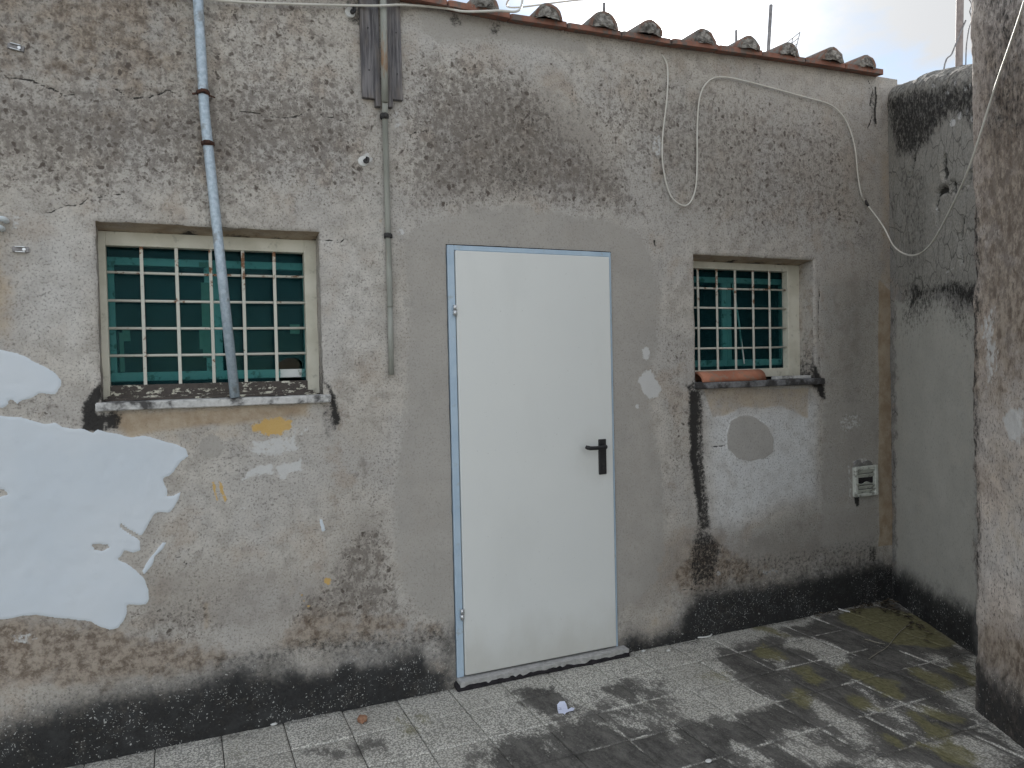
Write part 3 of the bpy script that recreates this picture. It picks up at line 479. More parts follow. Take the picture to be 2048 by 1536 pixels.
class MB:
    """collects shapes into one mesh"""
    def __init__(s): s.bm = bmesh.new()
    def box(s, x0, x1, y0, y1, z0, z1, bev=0.0, M=None):
        r = bmesh.ops.create_cube(s.bm, size=1.0)
        vs = r['verts']
        for v in vs:
            v.co = Vector((x0 + (v.co.x + .5) * (x1 - x0), y0 + (v.co.y + .5) * (y1 - y0), z0 + (v.co.z + .5) * (z1 - z0)))
        if bev:
            es = list({e for v in vs for e in v.link_edges})
            rr = bmesh.ops.bevel(s.bm, geom=es, offset=bev, segments=1, affect='EDGES', profile=.5)
            vs = list({v for f in rr['faces'] for v in f.verts} | {v for v in vs if v.is_valid})
        if M is not None:
            for v in vs: v.co = M @ v.co
        return s
    def tube(s, pts, rad, n=10, cap=True):
        pts = [Vector(p) for p in pts]
        rings = []; prev = None
        for i, p in enumerate(pts):
            t = (pts[min(i + 1, len(pts) - 1)] - pts[max(i - 1, 0)]).normalized()
            if prev is None:
                a = Vector((0, 0, 1)) if abs(t.z) < .9 else Vector((1, 0, 0))
                u = t.cross(a).normalized()
            else:
                u = (prev - t * prev.dot(t)).normalized()
            prev = u; v = t.cross(u)
            r = rad[i] if isinstance(rad, (list, tuple)) else rad
            rings.append([s.bm.verts.new(p + (u * math.cos(2 * math.pi * k / n) + v * math.sin(2 * math.pi * k / n)) * r) for k in range(n)])
        for a, b in zip(rings, rings[1:]):
            for k in range(n):
                f = s.bm.faces.new((a[k], a[(k + 1) % n], b[(k + 1) % n], b[k])); f.smooth = True
        if cap:
            s.bm.faces.new(rings[0][::-1]); s.bm.faces.new(rings[-1])
        return s
    def prism(s, P, y0, y1, axes='xz', bev=0.0):
        def mk(a, b, c):
            return Vector((a, c, b)) if axes == 'xz' else Vector((a, b, c)) if axes == 'xy' else Vector((c, a, b))
        A = [s.bm.verts.new(mk(a, b, y0)) for a, b in P]
        B = [s.bm.verts.new(mk(a, b, y1)) for a, b in P]
        s.bm.faces.new(A); s.bm.faces.new(B[::-1])
        n = len(P)
        for i in range(n): s.bm.faces.new((A[i], B[i], B[(i + 1) % n], A[(i + 1) % n]))
        return s
    def rough(s, amp, scale=20, seed=0):
        for v in s.bm.verts:
            c = v.co
            h = lambda k: (math.sin(c.x * scale * 1.3 + k * 2.1 + seed) * math.cos(c.y * scale + k * 1.7) + math.sin(c.z * scale * 1.7 + k + seed * .7) * math.cos(c.x * scale * .8 + k * .6)) * .5
            v.co = c + Vector((h(1), h(2), h(3))) * amp
        return s
    def subdiv(s, cuts):
        bmesh.ops.subdivide_edges(s.bm, edges=s.bm.edges[:], cuts=cuts, use_grid_fill=True)
        return s
    def build(s, name, mat, parent=None, loc=None):
        bmesh.ops.recalc_face_normals(s.bm, faces=s.bm.faces[:])
        me = bpy.data.meshes.new(name)
        s.bm.to_mesh(me); s.bm.free()
        me.materials.append(mat)
        o = link(name, me, parent)
        if loc: o.location = loc
        return o

# ------------------------------------------------------------------ materials
class NT:
    def __init__(s, name):
        s.mat = bpy.data.materials.new(name); s.mat.use_nodes = True
        s.t = s.mat.node_tree; s.t.nodes.clear()
        s.out = s.n('ShaderNodeOutputMaterial'); s.b = s.n('ShaderNodeBsdfPrincipled')
        s.l(s.b.outputs[0], s.out.inputs[0])
        s.P = s.n('ShaderNodeTexCoord').outputs['Object']
    def n(s, t, **k):
        x = s.t.nodes.new(t)
        for a, b in k.items(): setattr(x, a, b)
        return x
    def l(s, a, b): s.t.links.new(a, b)
    def put(s, sock, v):
        if isinstance(v, (int, float)): sock.default_value = v
        elif isinstance(v, tuple): sock.default_value = v if len(v) == 4 or sock.type == 'VECTOR' else v + (1,)
        else: s.l(v, sock)
    def math(s, op, a, b=None, clamp=False):
        x = s.n('ShaderNodeMath', operation=op, use_clamp=clamp)
        s.put(x.inputs[0], a)
        if b is not None: s.put(x.inputs[1], b)
        return x.outputs[0]
    def noise(s, sc, det=5, rough=.55, vec=None, dist=0.0):
        x = s.n('ShaderNodeTexNoise')
        s.put(x.inputs['Vector'], vec or s.P)
        x.inputs['Scale'].default_value = sc; x.inputs['Detail'].default_value = det
        x.inputs['Roughness'].default_value = rough; x.inputs['Distortion'].default_value = dist
        return x.outputs[0]
    def voro(s, sc, vec=None, feat='F1', rnd=1.0):
        x = s.n('ShaderNodeTexVoronoi', feature=feat)
        s.put(x.inputs['Vector'], vec or s.P)
        x.inputs['Scale'].default_value = sc; x.inputs['Randomness'].default_value = rnd
        return x
    def scale(s, v, vec=None, loc=(0, 0, 0)):
        x = s.n('ShaderNodeMapping'); s.put(x.inputs[0], vec or s.P)
        x.inputs['Scale'].default_value = v; x.inputs['Location'].default_value = loc
        return x.outputs[0]
    def warp(s, amt, sc, vec=None):
        x = s.n('ShaderNodeTexNoise'); s.put(x.inputs['Vector'], vec or s.P)
        x.inputs['Scale'].default_value = sc; x.inputs['Detail'].default_value = 2
        a = s.n('ShaderNodeVectorMath', operation='SUBTRACT'); s.l(x.outputs['Color'], a.inputs[0]); a.inputs[1].default_value = (.5, .5, .5)
        b = s.n('ShaderNodeVectorMath', operation='SCALE'); s.l(a.outputs[0], b.inputs[0]); b.inputs['Scale'].default_value = amt
        c = s.n('ShaderNodeVectorMath', operation='ADD'); s.put(c.inputs[0], vec or s.P); s.l(b.outputs[0], c.inputs[1])
        return c.outputs[0]
    def ss(s, v, lo, hi, a=0.0, b=1.0):
        x = s.n('ShaderNodeMapRange', interpolation_type='SMOOTHSTEP')
        s.put(x.inputs[0], v); s.put(x.inputs[1], lo); s.put(x.inputs[2], hi); x.inputs[3].default_value = a; x.inputs[4].default_value = b
        return x.outputs[0]
    def mix(s, f, a, b, mode='MIX'):
        x = s.n('ShaderNodeMixRGB', blend_type=mode)
        s.put(x.inputs[0], f); s.put(x.inputs[1], a); s.put(x.inputs[2], b)
        return x.outputs[0]
    def attr(s, name):
        x = s.n('ShaderNodeAttribute', attribute_name=name)
        q = s.n('ShaderNodeSeparateColor'); s.l(x.outputs['Color'], q.inputs[0])
        return q.outputs[0], q.outputs[1], q.outputs[2], x.outputs['Alpha']
    def rag(s, f, n, amp, w=.08):
        """field -> ragged mask"""
        return s.ss(s.math('ADD', f, s.math('MULTIPLY', s.math('SUBTRACT', n, .5), amp)), .5 - w, .5 + w)
    def rnd(s):
        return s.n('ShaderNodeObjectInfo').outputs['Random']
    def bump(s, h, dist=.003, strength=1.0):
        x = s.n('ShaderNodeBump'); s.l(h, x.inputs['Height']); x.inputs['Distance'].default_value = dist; x.inputs['Strength'].default_value = strength
        s.l(x.outputs[0], s.b.inputs['Normal'])
    def done(s, col, rough=.85, metal=0.0, spec=.3):
        s.put(s.b.inputs['Base Color'], col); s.put(s.b.inputs['Roughness'], rough); s.put(s.b.inputs['Metallic'], metal)
        s.b.inputs['Specular IOR Level'].default_value = spec
        return s.mat

def plaster(name, lo=(.385, .352, .312), hi=(.56, .522, .47), cem=(.37, .348, .318), spot=(.098, .080, .068), spotsc=35.0, craze=0.0, stretch=1.0, grain=1.0):
    s = NT(name)
    spots, cement, paint, mould = s.attr('F1')
    band, brown, ochre, yellow = s.attr('F2')
    tone, smear, damp, crack = s.attr('F3')
    P = s.P if stretch == 1.0 else s.scale((1, 1, stretch))
    n1 = s.noise(2.3, 3, .5); n2 = s.noise(11, 6, .62); n3 = s.noise(48, 5, .65, P); n4 = s.noise(210, 2, .7, P)
    n7 = s.noise(26, 6, .74, s.scale((1, 1, 1), P, (5, 2, 8)))
    n5 = s.noise(5.2, 4, .6, s.scale((1, 1, 1), loc=(7, 3, 1)))
    base = s.mix(s.ss(n2, .36, .64), lo, hi)
    base = s.mix(s.ss(n1, .35, .65), base, (.40, .345, .285), 'MIX') if False else base
    base = s.mix(s.math('MULTIPLY', s.ss(n1, .40, .62), .45), base, (.44, .425, .41))
    base = s.mix(s.math('MULTIPLY', s.ss(n5, .52, .68), .5), base, (.40, .33, .265))
    # tone: lighter wash / darker olive
    base = s.mix(s.math('MULTIPLY', s.ss(tone, .5, 1.0), s.ss(n2, .25, .6, .55, 1.0)), base, (.72, .725, .725))
    base = s.mix(s.math('MULTIPLY', s.ss(tone, .5, 0.0), .85), base, s.mix(n2, (.28, .27, .245), (.37, .36, .325)))
    # pits and grains
    n6 = s.noise(105, 3, .75, P)
    base = s.mix(s.math('MULTIPLY', s.ss(n6, .49, .32), .70 * grain), base, (.13, .12, .11))
    base = s.mix(s.math('MULTIPLY', s.ss(n6, .55, .72), .35 * grain), base, (.66, .63, .585))
    base = s.mix(s.math('MULTIPLY', s.ss(n3, .55, .75), .35), base, (.52, .495, .455))
    base = s.mix(s.math('MULTIPLY', s.rag(damp, n2, 1.7, .22), .55), base, s.mix(n3, (.17, .145, .125), (.27, .24, .21)))
    base = s.mix(s.math('MULTIPLY', s.rag(brown, n2, 1.7, .25), .82), base, s.mix(s.ss(n7, .38, .60), (.105, .070, .046), (.36, .30, .24)))
    base = s.mix(s.math('MULTIPLY', s.rag(ochre, n2, .9, .3), .8), base, s.mix(s.ss(n2, .3, .7), (.32, .225, .135), (.47, .38, .27)))
    nc = s.math('ADD', s.math('MULTIPLY', n2, .6), s.math('MULTIPLY', n3, .4))
    cemc = s.mix(s.ss(s.noise(5, 5, .6), .3, .7), tuple(c * .94 for c in cem), tuple(c * 1.06 for c in cem))
    nc = s.math('ADD', s.math('MULTIPLY', n2, .6), s.math('MULTIPLY', n3, .4))
    cemc = s.mix(s.math('MULTIPLY', s.ss(n6, .46, .30), .38), cemc, (.17, .165, .155))
    cm = s.rag(cement, nc, 1.5, .14)
    base = s.mix(s.math('MULTIPLY', cm, .82), base, cemc)
    # lichen spots
    wp = s.warp(.05, 28, P)
    nm = s.noise(30, 5, .7, s.scale((1, 1, .85), P, (2, 6, 4)))
    wob = s.math('MULTIPLY', s.math('SUBTRACT', n3, .5), .75)
    def spotlayer(sc, seedloc, gain, k):
        v = s.voro(sc, s.scale((1, 1, 1), wp, seedloc))
        sc2 = s.n('ShaderNodeSeparateColor'); s.l(v.outputs['Color'], sc2.inputs[0])
        rad = s.math('MULTIPLY', s.math('SUBTRACT', s.math('MULTIPLY', spots, gain), sc2.outputs[0]), .8)
        d = s.math('ADD', s.math('SUBTRACT', s.math('MINIMUM', rad, .46), v.outputs['Distance']), wob)
        return s.math('MULTIPLY', s.ss(d, -.10, .22), s.math('ADD', s.math('MULTIPLY', sc2.outputs[1], .35), k))
    sp = s.math('MAXIMUM', spotlayer(spotsc, (0, 0, 0), 1.12, .60), spotlayer(spotsc * 2.1, (3, 5, 2), 1.15, .50))
    sp = s.math('MAXIMUM', sp, s.math('MULTIPLY', s.rag(s.math('MULTIPLY', spots, .60), nm, 2.6, .25), .58))
    sp = s.math('MULTIPLY', sp, s.math('SUBTRACT', 1.0, s.math('MULTIPLY', cm, .9)))
    base = s.mix(sp, base, spot)
    # thin smears of white, yellow paint
    base = s.mix(s.math('MULTIPLY', s.rag(smear, n3, 1.3, .12), .85), base, (.60, .60, .59))
    base = s.mix(s.math('MULTIPLY', s.rag(yellow, n3, 1.1, .1), .9), base, s.mix(n2, (.58, .36, .10), (.62, .42, .16)))
    # black growth and the damp foot of the wall
    mc = s.mix(n3, (.006, .006, .007), (.030, .028, .027))
    base = s.mix(s.math('MULTIPLY', s.rag(mould, s.math('ADD', s.math('MULTIPLY', n3, .55), s.math('MULTIPLY', n6, .45)), 1.7, .2), .95), base, mc)
    nb = s.math('ADD', s.math('MULTIPLY', n2, .6), s.math('MULTIPLY', n3, .4))
    bm_ = s.rag(band, nb, 1.5, .52)
    bc = s.mix(s.ss(nb, .36, .66), (.006, .0065, .0075), (.034, .035, .036))
    bc = s.mix(s.math('MULTIPLY', s.ss(n5, .54, .68), .4), bc, (.055, .058, .06))
    vs = s.voro(85, wp)
    vc = s.n('ShaderNodeSeparateColor'); s.l(vs.outputs['Color'], vc.inputs[0])
    fl = s.math('MULTIPLY', s.ss(vs.outputs['Distance'], .30, .16), s.ss(s.math('ADD', vc.outputs[0], s.math('MULTIPLY', s.ss(n5, .45, .62), .32)), .95, 1.0))
    fl = s.math('MULTIPLY', fl, .9)
    v2 = s.voro(150, s.scale((1, 1, 1), wp, (2, 4, 6)))
    c2 = s.n('ShaderNodeSeparateColor'); s.l(v2.outputs['Color'], c2.inputs[0])
    fl2 = s.math('MULTIPLY', s.ss(v2.outputs['Distance'], .40, .22), s.ss(s.math('ADD', c2.outputs[0], s.math('MULTIPLY', s.ss(n5, .45, .6), .22)), .95, 1.0))
    fl = s.math('MAXIMUM', fl, s.math('MULTIPLY', fl2, .65))
    bc = s.mix(fl, bc, (.46, .46, .44))
    base = s.mix(s.math('MULTIPLY', bm_, .97), base, bc)
    # thick white paint skin
    pm = s.rag(paint, s.math('ADD', s.math('MULTIPLY', n3, .6), s.math('MULTIPLY', n6, .4)), .75, .05)
    pc = s.mix(s.ss(n1, .35, .65), (.58, .63, .68), (.62, .66, .70))
    pc = s.mix(s.math('MULTIPLY', s.ss(n2, .60, .78), .35), pc, (.45, .49, .53))
    base = s.mix(pm, base, pc)
    ck = s.ss(s.math('ADD', crack, s.math('MULTIPLY', s.math('SUBTRACT', n3, .5), .6)), .60, .74)
    if craze:
        e = s.voro(9, s.warp(.12, 6, s.scale((1.4, 1.4, .8))), 'DISTANCE_TO_EDGE')
        cz = s.math('MULTIPLY', s.ss(e.outputs['Distance'], .035, .008), s.ss(n1, .38, .55))
        cz = s.math('MULTIPLY', cz, s.math('SUBTRACT', 1.0, cm))
        ck = s.math('MAXIMUM', ck, s.math('MULTIPLY', cz, craze))
    base = s.mix(s.math('MULTIPLY', ck, .9), base, (.018, .017, .016))
    h = s.math('ADD', s.math('MULTIPLY', n3, .6), s.math('MULTIPLY', n4, .7 * grain))
    smo = s.math('MAXIMUM', paint, s.math('MULTIPLY', cement, .75), True)
    h = s.math('MULTIPLY', h, s.math('SUBTRACT', 1.0, s.math('MULTIPLY', smo, .85)))
    s.bump(h, .0045, .85)
    return s.done(base, s.ss(pm, 0, 1, .93, .62), spec=.22)

def simple(name, c0, c1, sc=18, rough=.7, metal=0.0, bump=.0, det=6, spec=.35, stretch=(1, 1, 1), dirt=None, dirtlev=.5, dirtsc=25, lo=.35, hi=.65):
    s = NT(name)
    v = s.scale(stretch)
    n = s.noise(sc, det, .62, v)
    col = s.mix(s.ss(n, lo, hi), c0, c1)
    if dirt:
        d = s.noise(dirtsc, 7, .65, s.scale(stretch, loc=(3, 1, 4)))
        col = s.mix(s.ss(d, 1 - dirtlev - .06, 1 - dirtlev + .06), col, dirt)
    if bump: s.bump(s.noise(sc * 3, 5, .6, v), bump)
    return s.done(col, rough, metal, spec)

M = {}
M['wall'] = plaster('weathered_plaster')
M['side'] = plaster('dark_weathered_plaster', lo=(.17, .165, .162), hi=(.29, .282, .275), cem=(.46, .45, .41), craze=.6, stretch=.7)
M['pier'] = plaster('brown_mottled_plaster', lo=(.42, .355, .31), hi=(.70, .61, .54), spot=(.16, .13, .11), spotsc=38, stretch=.62, grain=1.25)
M['terracotta'] = simple('terracotta', (.21, .095, .068), (.29, .145, .105), 9, .9, bump=.002, dirt=(.16, .13, .115), dirtlev=.47)
M['clay'] = simple('clay_tile', (.36, .14, .085), (.45, .20, .125), 9, .85, bump=.001, dirt=(.32, .19, .135), dirtlev=.42)
M['old_tile'] = simple('old_roof_tile', (.17, .095, .072), (.25, .155, .12), 10, .92, bump=.003, dirt=(.20, .19, .175), dirtlev=.50, dirtsc=16)
M['mortar'] = simple('lichen_mortar', (.10, .09, .08), (.36, .34, .31), 26, .95, bump=.008)
M['galv'] = simple('galvanised_steel', (.34, .42, .49), (.48, .56, .63), 60, .48, .2, det=4, spec=.5, dirt=(.25, .27, .28), dirtlev=.40, dirtsc=14)
M['conduit'] = simple('grey_conduit', (.25, .255, .225), (.33, .335, .30), 25, .6, spec=.4, stretch=(1, 1, .25), dirt=(.27, .16, .09), dirtlev=.34, dirtsc=9)
M['rust'] = simple('rusty_iron', (.035, .02, .016), (.10, .045, .03), 60, .9, bump=.003)
M['iron'] = simple('dark_iron', (.02, .02, .022), (.055, .052, .05), 60, .7, bump=.001)
M['cable'] = simple('white_cable', (.56, .54, .48), (.64, .62, .57), 14, .55)
M['tape'] = simple('black_tape', (.02, .02, .02), (.04, .035, .033), 40, .6)
M['black'] = simple('black_plastic', (.012, .012, .014), (.018, .018, .02), 30, .42, spec=.45)
M['steel'] = simple('bright_steel', (.55, .57, .58), (.65, .66, .67), 40, .35, .8)
M['vent'] = simple('vent_plastic', (.50, .515, .465), (.58, .59, .54), 30, .6, dirt=(.24, .24, .21), dirtlev=.42)
M['dark'] = simple('near_black', (.012, .011, .013), (.03, .026, .03), 20, .9)  # near-black; on the vent plate it stands in for shade
M['paper'] = simple('paper', (.66, .70, .86), (.70, .74, .89), 30, .8)
M['ink'] = simple('blue_ink', (.05, .06, .16), (.08, .09, .2), 60, .8)
M['brick'] = simple('broken_brick', (.30, .15, .09), (.42, .25, .16), 60, .95, bump=.006)
M['white_plastic'] = simple('white_plastic', (.62, .62, .60), (.70, .70, .68), 40, .55)
M['pipe_white'] = simple('white_pipe', (.60, .66, .68), (.68, .72, .73), 12, .4, spec=.5)
M['leaf'] = simple('dry_leaf', (.035, .03, .022), (.10, .08, .055), 30, .9)
M['straw'] = simple('dry_stalk', (.26, .24, .19), (.36, .33, .27), 40, .9)
M['antenna'] = simple('antenna_metal', (.20, .19, .19), (.32, .31, .31), 30, .55, .5)
M['mast'] = simple('painted_steel_pole', (.24, .20, .19), (.33, .28, .26), 20, .7)
M['room'] = simple('room_dark', (.018, .022, .023), (.03, .034, .035), 3, .9)  # room surfaces coloured near-black so the interior reads unlit
M['sash'] = simple('sash_paint', (.80, .81, .79), (.86, .86, .84), 14, .55, dirt=(.35, .35, .30), dirtlev=.40)
M['tapebit'] = simple('masking_tape', (.40, .40, .31), (.46, .45, .36), 40, .7)
M['concrete'] = simple('rough_concrete', (.17, .165, .155), (.27, .262, .25), 14, .95, bump=.005)

def wood():
    s = NT('grey_weathered_wood')
    v = s.scale((1, 1, .06))
    a = s.noise(90, 6, .65, v); b = s.noise(9, 4, .5, s.scale((1, 1, .3)))
    c = s.mix(s.ss(a, .35, .65), (.075, .072, .078), (.21, .20, .205))
    c = s.mix(s.math('MULTIPLY', s.ss(b, .5, .66), .5), c, (.24, .20, .165))
    s.bump(a, .003)
    return s.done(c, .9)
M['wood'] = wood()

def frame_paint(name, flake):
    """cream paint flaking off dark wood / rusting iron towards 'flake'"""
    s = NT(name)
    n = s.noise(9, 5, .55); n3 = s.noise(42, 7, .68, s.scale((.5, 1, 1)))
    c = s.mix(s.ss(n, .35, .65), (.56, .535, .44), (.66, .635, .54))
    c = s.mix(s.math('MULTIPLY', s.ss(s.noise(30, 5, .6), .58, .72), .6), c, (.36, .345, .28))
    m_ = s.ss(n3, 1 - flake - .02, 1 - flake + .02)
    c = s.mix(m_, c, s.mix(s.noise(70, 3), (.035, .03, .028), (.12, .10, .085)))
    s.bump(s.math('SUBTRACT', s.math('MULTIPLY', n, .2), m_), .0012)
    return s.done(c, .62)
M['frame'] = frame_paint('cream_paint', .30)
M['rail'] = frame_paint('flaking_paint', .565)
def bar_paint():
    s = NT('bar_paint')
    n3 = s.noise(26, 6, .7, s.scale((1, 1, 1)))
    c = s.mix(s.noise(12), (.55, .54, .475), (.65, .635, .56))
    z = s.n('ShaderNodeSeparateXYZ'); s.l(s.P, z.inputs[0])
    rust = s.ss(s.math('ADD', n3, s.ss(z.outputs[2], 1.8, 2.05, -.03, .06)), .575, .65)
    c = s.mix(rust, c, (.20, .095, .045))
    return s.done(c, .6)
M['bar'] = bar_paint()
def sillmat(name, c0, c1, lev):
    s = NT(name)
    a = s.noise(8, 7, .62); b = s.noise(55, 5, .6)
    c = s.mix(s.ss(b, .3, .7), c0, c1)
    c = s.mix(s.math('MULTIPLY', s.ss(a, 1 - lev - .07, 1 - lev + .07), .95), c, s.mix(b, (.014, .014, .015), (.07, .065, .062)))
    s.bump(b, .002)
    return s.done(c, .75)
M['sill_pale'] = sillmat('grimy_white_marble', (.48, .475, .46), (.60, .595, .58), .47)
M['sill_dark'] = sillmat('blackened_slab', (.13, .13, .135), (.24, .24, .245), .52)
M['threshold'] = sillmat('threshold_marble', (.35, .345, .335), (.50, .495, .485), .33)

def glass():
    s = NT('green_tinted_glass')
    s.t.nodes.remove(s.b)
    tr = s.n('ShaderNodeBsdfTransparent'); s.put(tr.inputs[0], s.mix(s.ss(s.noise(3, 3), .4, .6), (.36, .69, .68), (.43, .76, .75)))
    gl = s.n('ShaderNodeBsdfGlossy'); gl.inputs['Roughness'].default_value = .04; gl.inputs[0].default_value = (.45, .85, .85, 1)
    df = s.n('ShaderNodeBsdfDiffuse'); df.inputs[0].default_value = (.012, .066, .078, 1)
    fr = s.n('ShaderNodeFresnel'); fr.inputs[0].default_value = 1.45
    m0 = s.n('ShaderNodeMixShader'); s.put(m0.inputs[0], s.ss(s.noise(6, 6), .3, .75, .28, .42)); s.l(tr.outputs[0], m0.inputs[1]); s.l(df.outputs[0], m0.inputs[2])
    m1 = s.n('ShaderNodeMixShader'); s.put(m1.inputs[0], s.math('MULTIPLY', fr.outputs[0], .22)); s.l(m0.outputs[0], m1.inputs[1]); s.l(gl.outputs[0], m1.inputs[2])
    s.l(m1.outputs[0], s.out.inputs[0])
    return s.mat
M['glass'] = glass()
def clear():
    s = NT('clear_inner_glass')
    s.t.nodes.remove(s.b)
    tr = s.n('ShaderNodeBsdfTransparent'); tr.inputs[0].default_value = (.80, .84, .83, 1)
    gl = s.n('ShaderNodeBsdfGlossy'); gl.inputs['Roughness'].default_value = .05
    m1 = s.n('ShaderNodeMixShader'); s.put(m1.inputs[0], s.ss(s.noise(2, 2), .3, .7, .004, .012)); s.l(tr.outputs[0], m1.inputs[1]); s.l(gl.outputs[0], m1.inputs[2])
    s.l(m1.outputs[0], s.out.inputs[0])
    return s.mat
M['clear'] = clear()

def doorpaint():
    s = NT('ivory_door_paint')
    z = s.n('ShaderNodeSeparateXYZ'); s.l(s.P, z.inputs[0])
    n = s.noise(3.5, 4, .5); k = s.noise(6, 7, .62, s.scale((1, 1, .7)))
    c = s.mix(n, (.66, .675, .66), (.70, .71, .685))
    # splashed dust on the lowest part of the leaf
    d = s.math('MULTIPLY', s.ss(s.math('ADD', z.outputs[2], s.math('MULTIPLY', s.math('SUBTRACT', k, .5), .35)), .36, -.05), .6)
    c = s.mix(d, c, (.42, .40, .345))
    f = s.ss(s.noise(75, 3, .6), .70, .74)
    c = s.mix(s.math('MULTIPLY', f, .35), c, (.34, .33, .30))
    hx = s.n('ShaderNodeVectorMath', operation='DISTANCE'); s.l(s.P, hx.inputs[0]); hx.inputs[1].default_value = (1.99, -.02, 1.09)
    c = s.mix(s.math('MULTIPLY', s.ss(s.math('ADD', hx.outputs['Value'], s.math('MULTIPLY', s.math('SUBTRACT', k, .5), .25)), .20, .05), .16), c, (.40, .38, .34))   # hand grime round the lock
    c = s.mix(s.math('MULTIPLY', s.ss(s.noise(2.2, 6, .65, s.scale((1, 1, .4))), .52, .70), .10), c, (.46, .46, .43))
    s.bump(s.noise(4, 2), .003, .5)
    return s.done(c, s.ss(n, .3, .7, .36, .46), spec=.4)
M['door'] = doorpaint()
M['door_frame'] = simple('blue_film_frame', (.36, .47, .58), (.42, .53, .63), 7, .42, spec=.45, dirt=(.36, .42, .46), dirtlev=.36)

def paver():
    s = NT('worn_grit_paver')
    x = s.n('ShaderNodeAttribute', attribute_name='G'); q = s.n('ShaderNodeSeparateColor'); s.l(x.outputs['Color'], q.inputs[0])
    dirt, moss, foot_dark, edge = q.outputs[0], q.outputs[1], q.outputs[2], x.outputs['Alpha']
    g = s.n('ShaderNodeNewGeometry').outputs['Position']
    pv = s.scale((1, .55, 1), g)
    n1 = s.noise(3.2, 4, .55, g); n2 = s.noise(13, 6, .66, pv); n3 = s.noise(60, 5, .7, pv)
    gr = s.voro(120, g)
    gc = s.n('ShaderNodeSeparateColor'); s.l(gr.outputs['Color'], gc.inputs[0])
    base = s.mix(s.ss(n1, .35, .65), (.60, .58, .52), (.72, .70, .635))
    base = s.mix(s.math('MULTIPLY', s.ss(gr.outputs['Distance'], .38, .58), .75), base, (.14, .135, .12))
    base = s.mix(s.ss(gc.outputs[0], .75, .95, 0, .45), base, (.60, .59, .55))
    base = s.mix(s.math('MULTIPLY', s.rnd(), .25), base, (.42, .40, .35))
    base = s.mix(s.math('MULTIPLY', s.ss(n2, .55, .72), .38), base, (.25, .24, .21))
    # pale scoured rims along the joints
    nd = s.noise(14, 9, .80, s.scale((1, .42, 1), g, (1.3, .4, 0)))
    nh = s.noise(70, 4, .8, s.scale((1, .5, 1), g))
    dm = s.math('SUBTRACT', dirt, s.math('MULTIPLY', s.ss(edge, .55, 1.0), s.ss(n1, .46, .58, 0, .45)))
    dk = s.rag(dm, s.math('ADD', s.math('MULTIPLY', nd, .8), s.math('MULTIPLY', nh, .2)), 2.9, .20)
    dcol = s.mix(s.ss(nd, .36, .66), (.036, .034, .032), (.150, .142, .130))
    dcol = s.mix(s.math('MULTIPLY', s.ss(nh, .58, .72), .5), dcol, (.30, .285, .26))
    base = s.mix(s.math('MULTIPLY', dk, .94), base, dcol)
    mk = s.rag(moss, s.math('ADD', s.math('MULTIPLY', nd, .6), s.math('MULTIPLY', nh, .4)), 2.4, .26)
    base = s.mix(s.math('MULTIPLY', mk, .8), base, s.mix(s.ss(n3, .3, .7), (.12, .112, .045), (.27, .25, .13)))
    base = s.mix(s.math('MULTIPLY', s.rag(foot_dark, n3, 1.2, .3), .85), base, (.03, .03, .028))
    h = s.math('ADD', s.math('MULTIPLY', gr.outputs['Distance'], -.5), s.math('MULTIPLY', n3, .6))
    s.bump(h, .003, .8)
    return s.done(base, .9, spec=.25)
M['paver'] = paver()
def grout():
    s = NT('terrace_bed')
    g = s.n('ShaderNodeNewGeometry').outputs['Position']
    n = s.noise(30, 6, .65, g)
    c = s.mix(s.ss(n, .35, .65), (.03, .029, .027), (.10, .097, .09))
    c = s.mix(s.math('MULTIPLY', s.ss(s.noise(4, 4, .5, g), .5, .65), .5), c, (.21, .20, .18))
    s.bump(n, .004)
    return s.done(c, .95)
M['grout'] = grout()
M['apron'] = simple('pale_paving', (.26, .25, .22), (.40, .385, .345), 5, .95, bump=.003, dirt=(.12, .115, .105), dirtlev=.46, dirtsc=3)
M['ground'] = simple('far_ground', (.24, .23, .20), (.32, .31, .28), .6, .95)

# parent keeps world coordinates: meshes are modelled in place, Empties stand at a thing's base
def link(name, me, parent=None):
    o = bpy.data.objects.new(name, me)
    COL.objects.link(o)
    if parent is not None:
        o.parent = parent
        if parent.parent is None and parent.location.length > 0:
            o.matrix_parent_inverse = Matrix.Translation(-Vector(parent.location))
    return o
def sub_empty(name, parent):
    return link(name, None, parent)

# ------------------------------------------------------------------ ground and terrace
b = MB(); b.box(-600, 600, -600, 600, -.5, -.30)
tag(b.build('ground', M['ground']), kind='structure')
b = MB(); b.box(-5.0, 9.0, -9.0, 6.5, -.45, -0.012)
tag(b.build('courtyard_paving', M['apron']), kind='structure')
b = MB(); b.prism([(-1.46, .05), (-1.46, -.82), (.2, -.88), (3.1, -2.25), (4.6, -2.25), (4.6, .05)], -.10, -.008, 'xy')
terrace = tag(b.build('terrace', M['grout']), kind='structure')

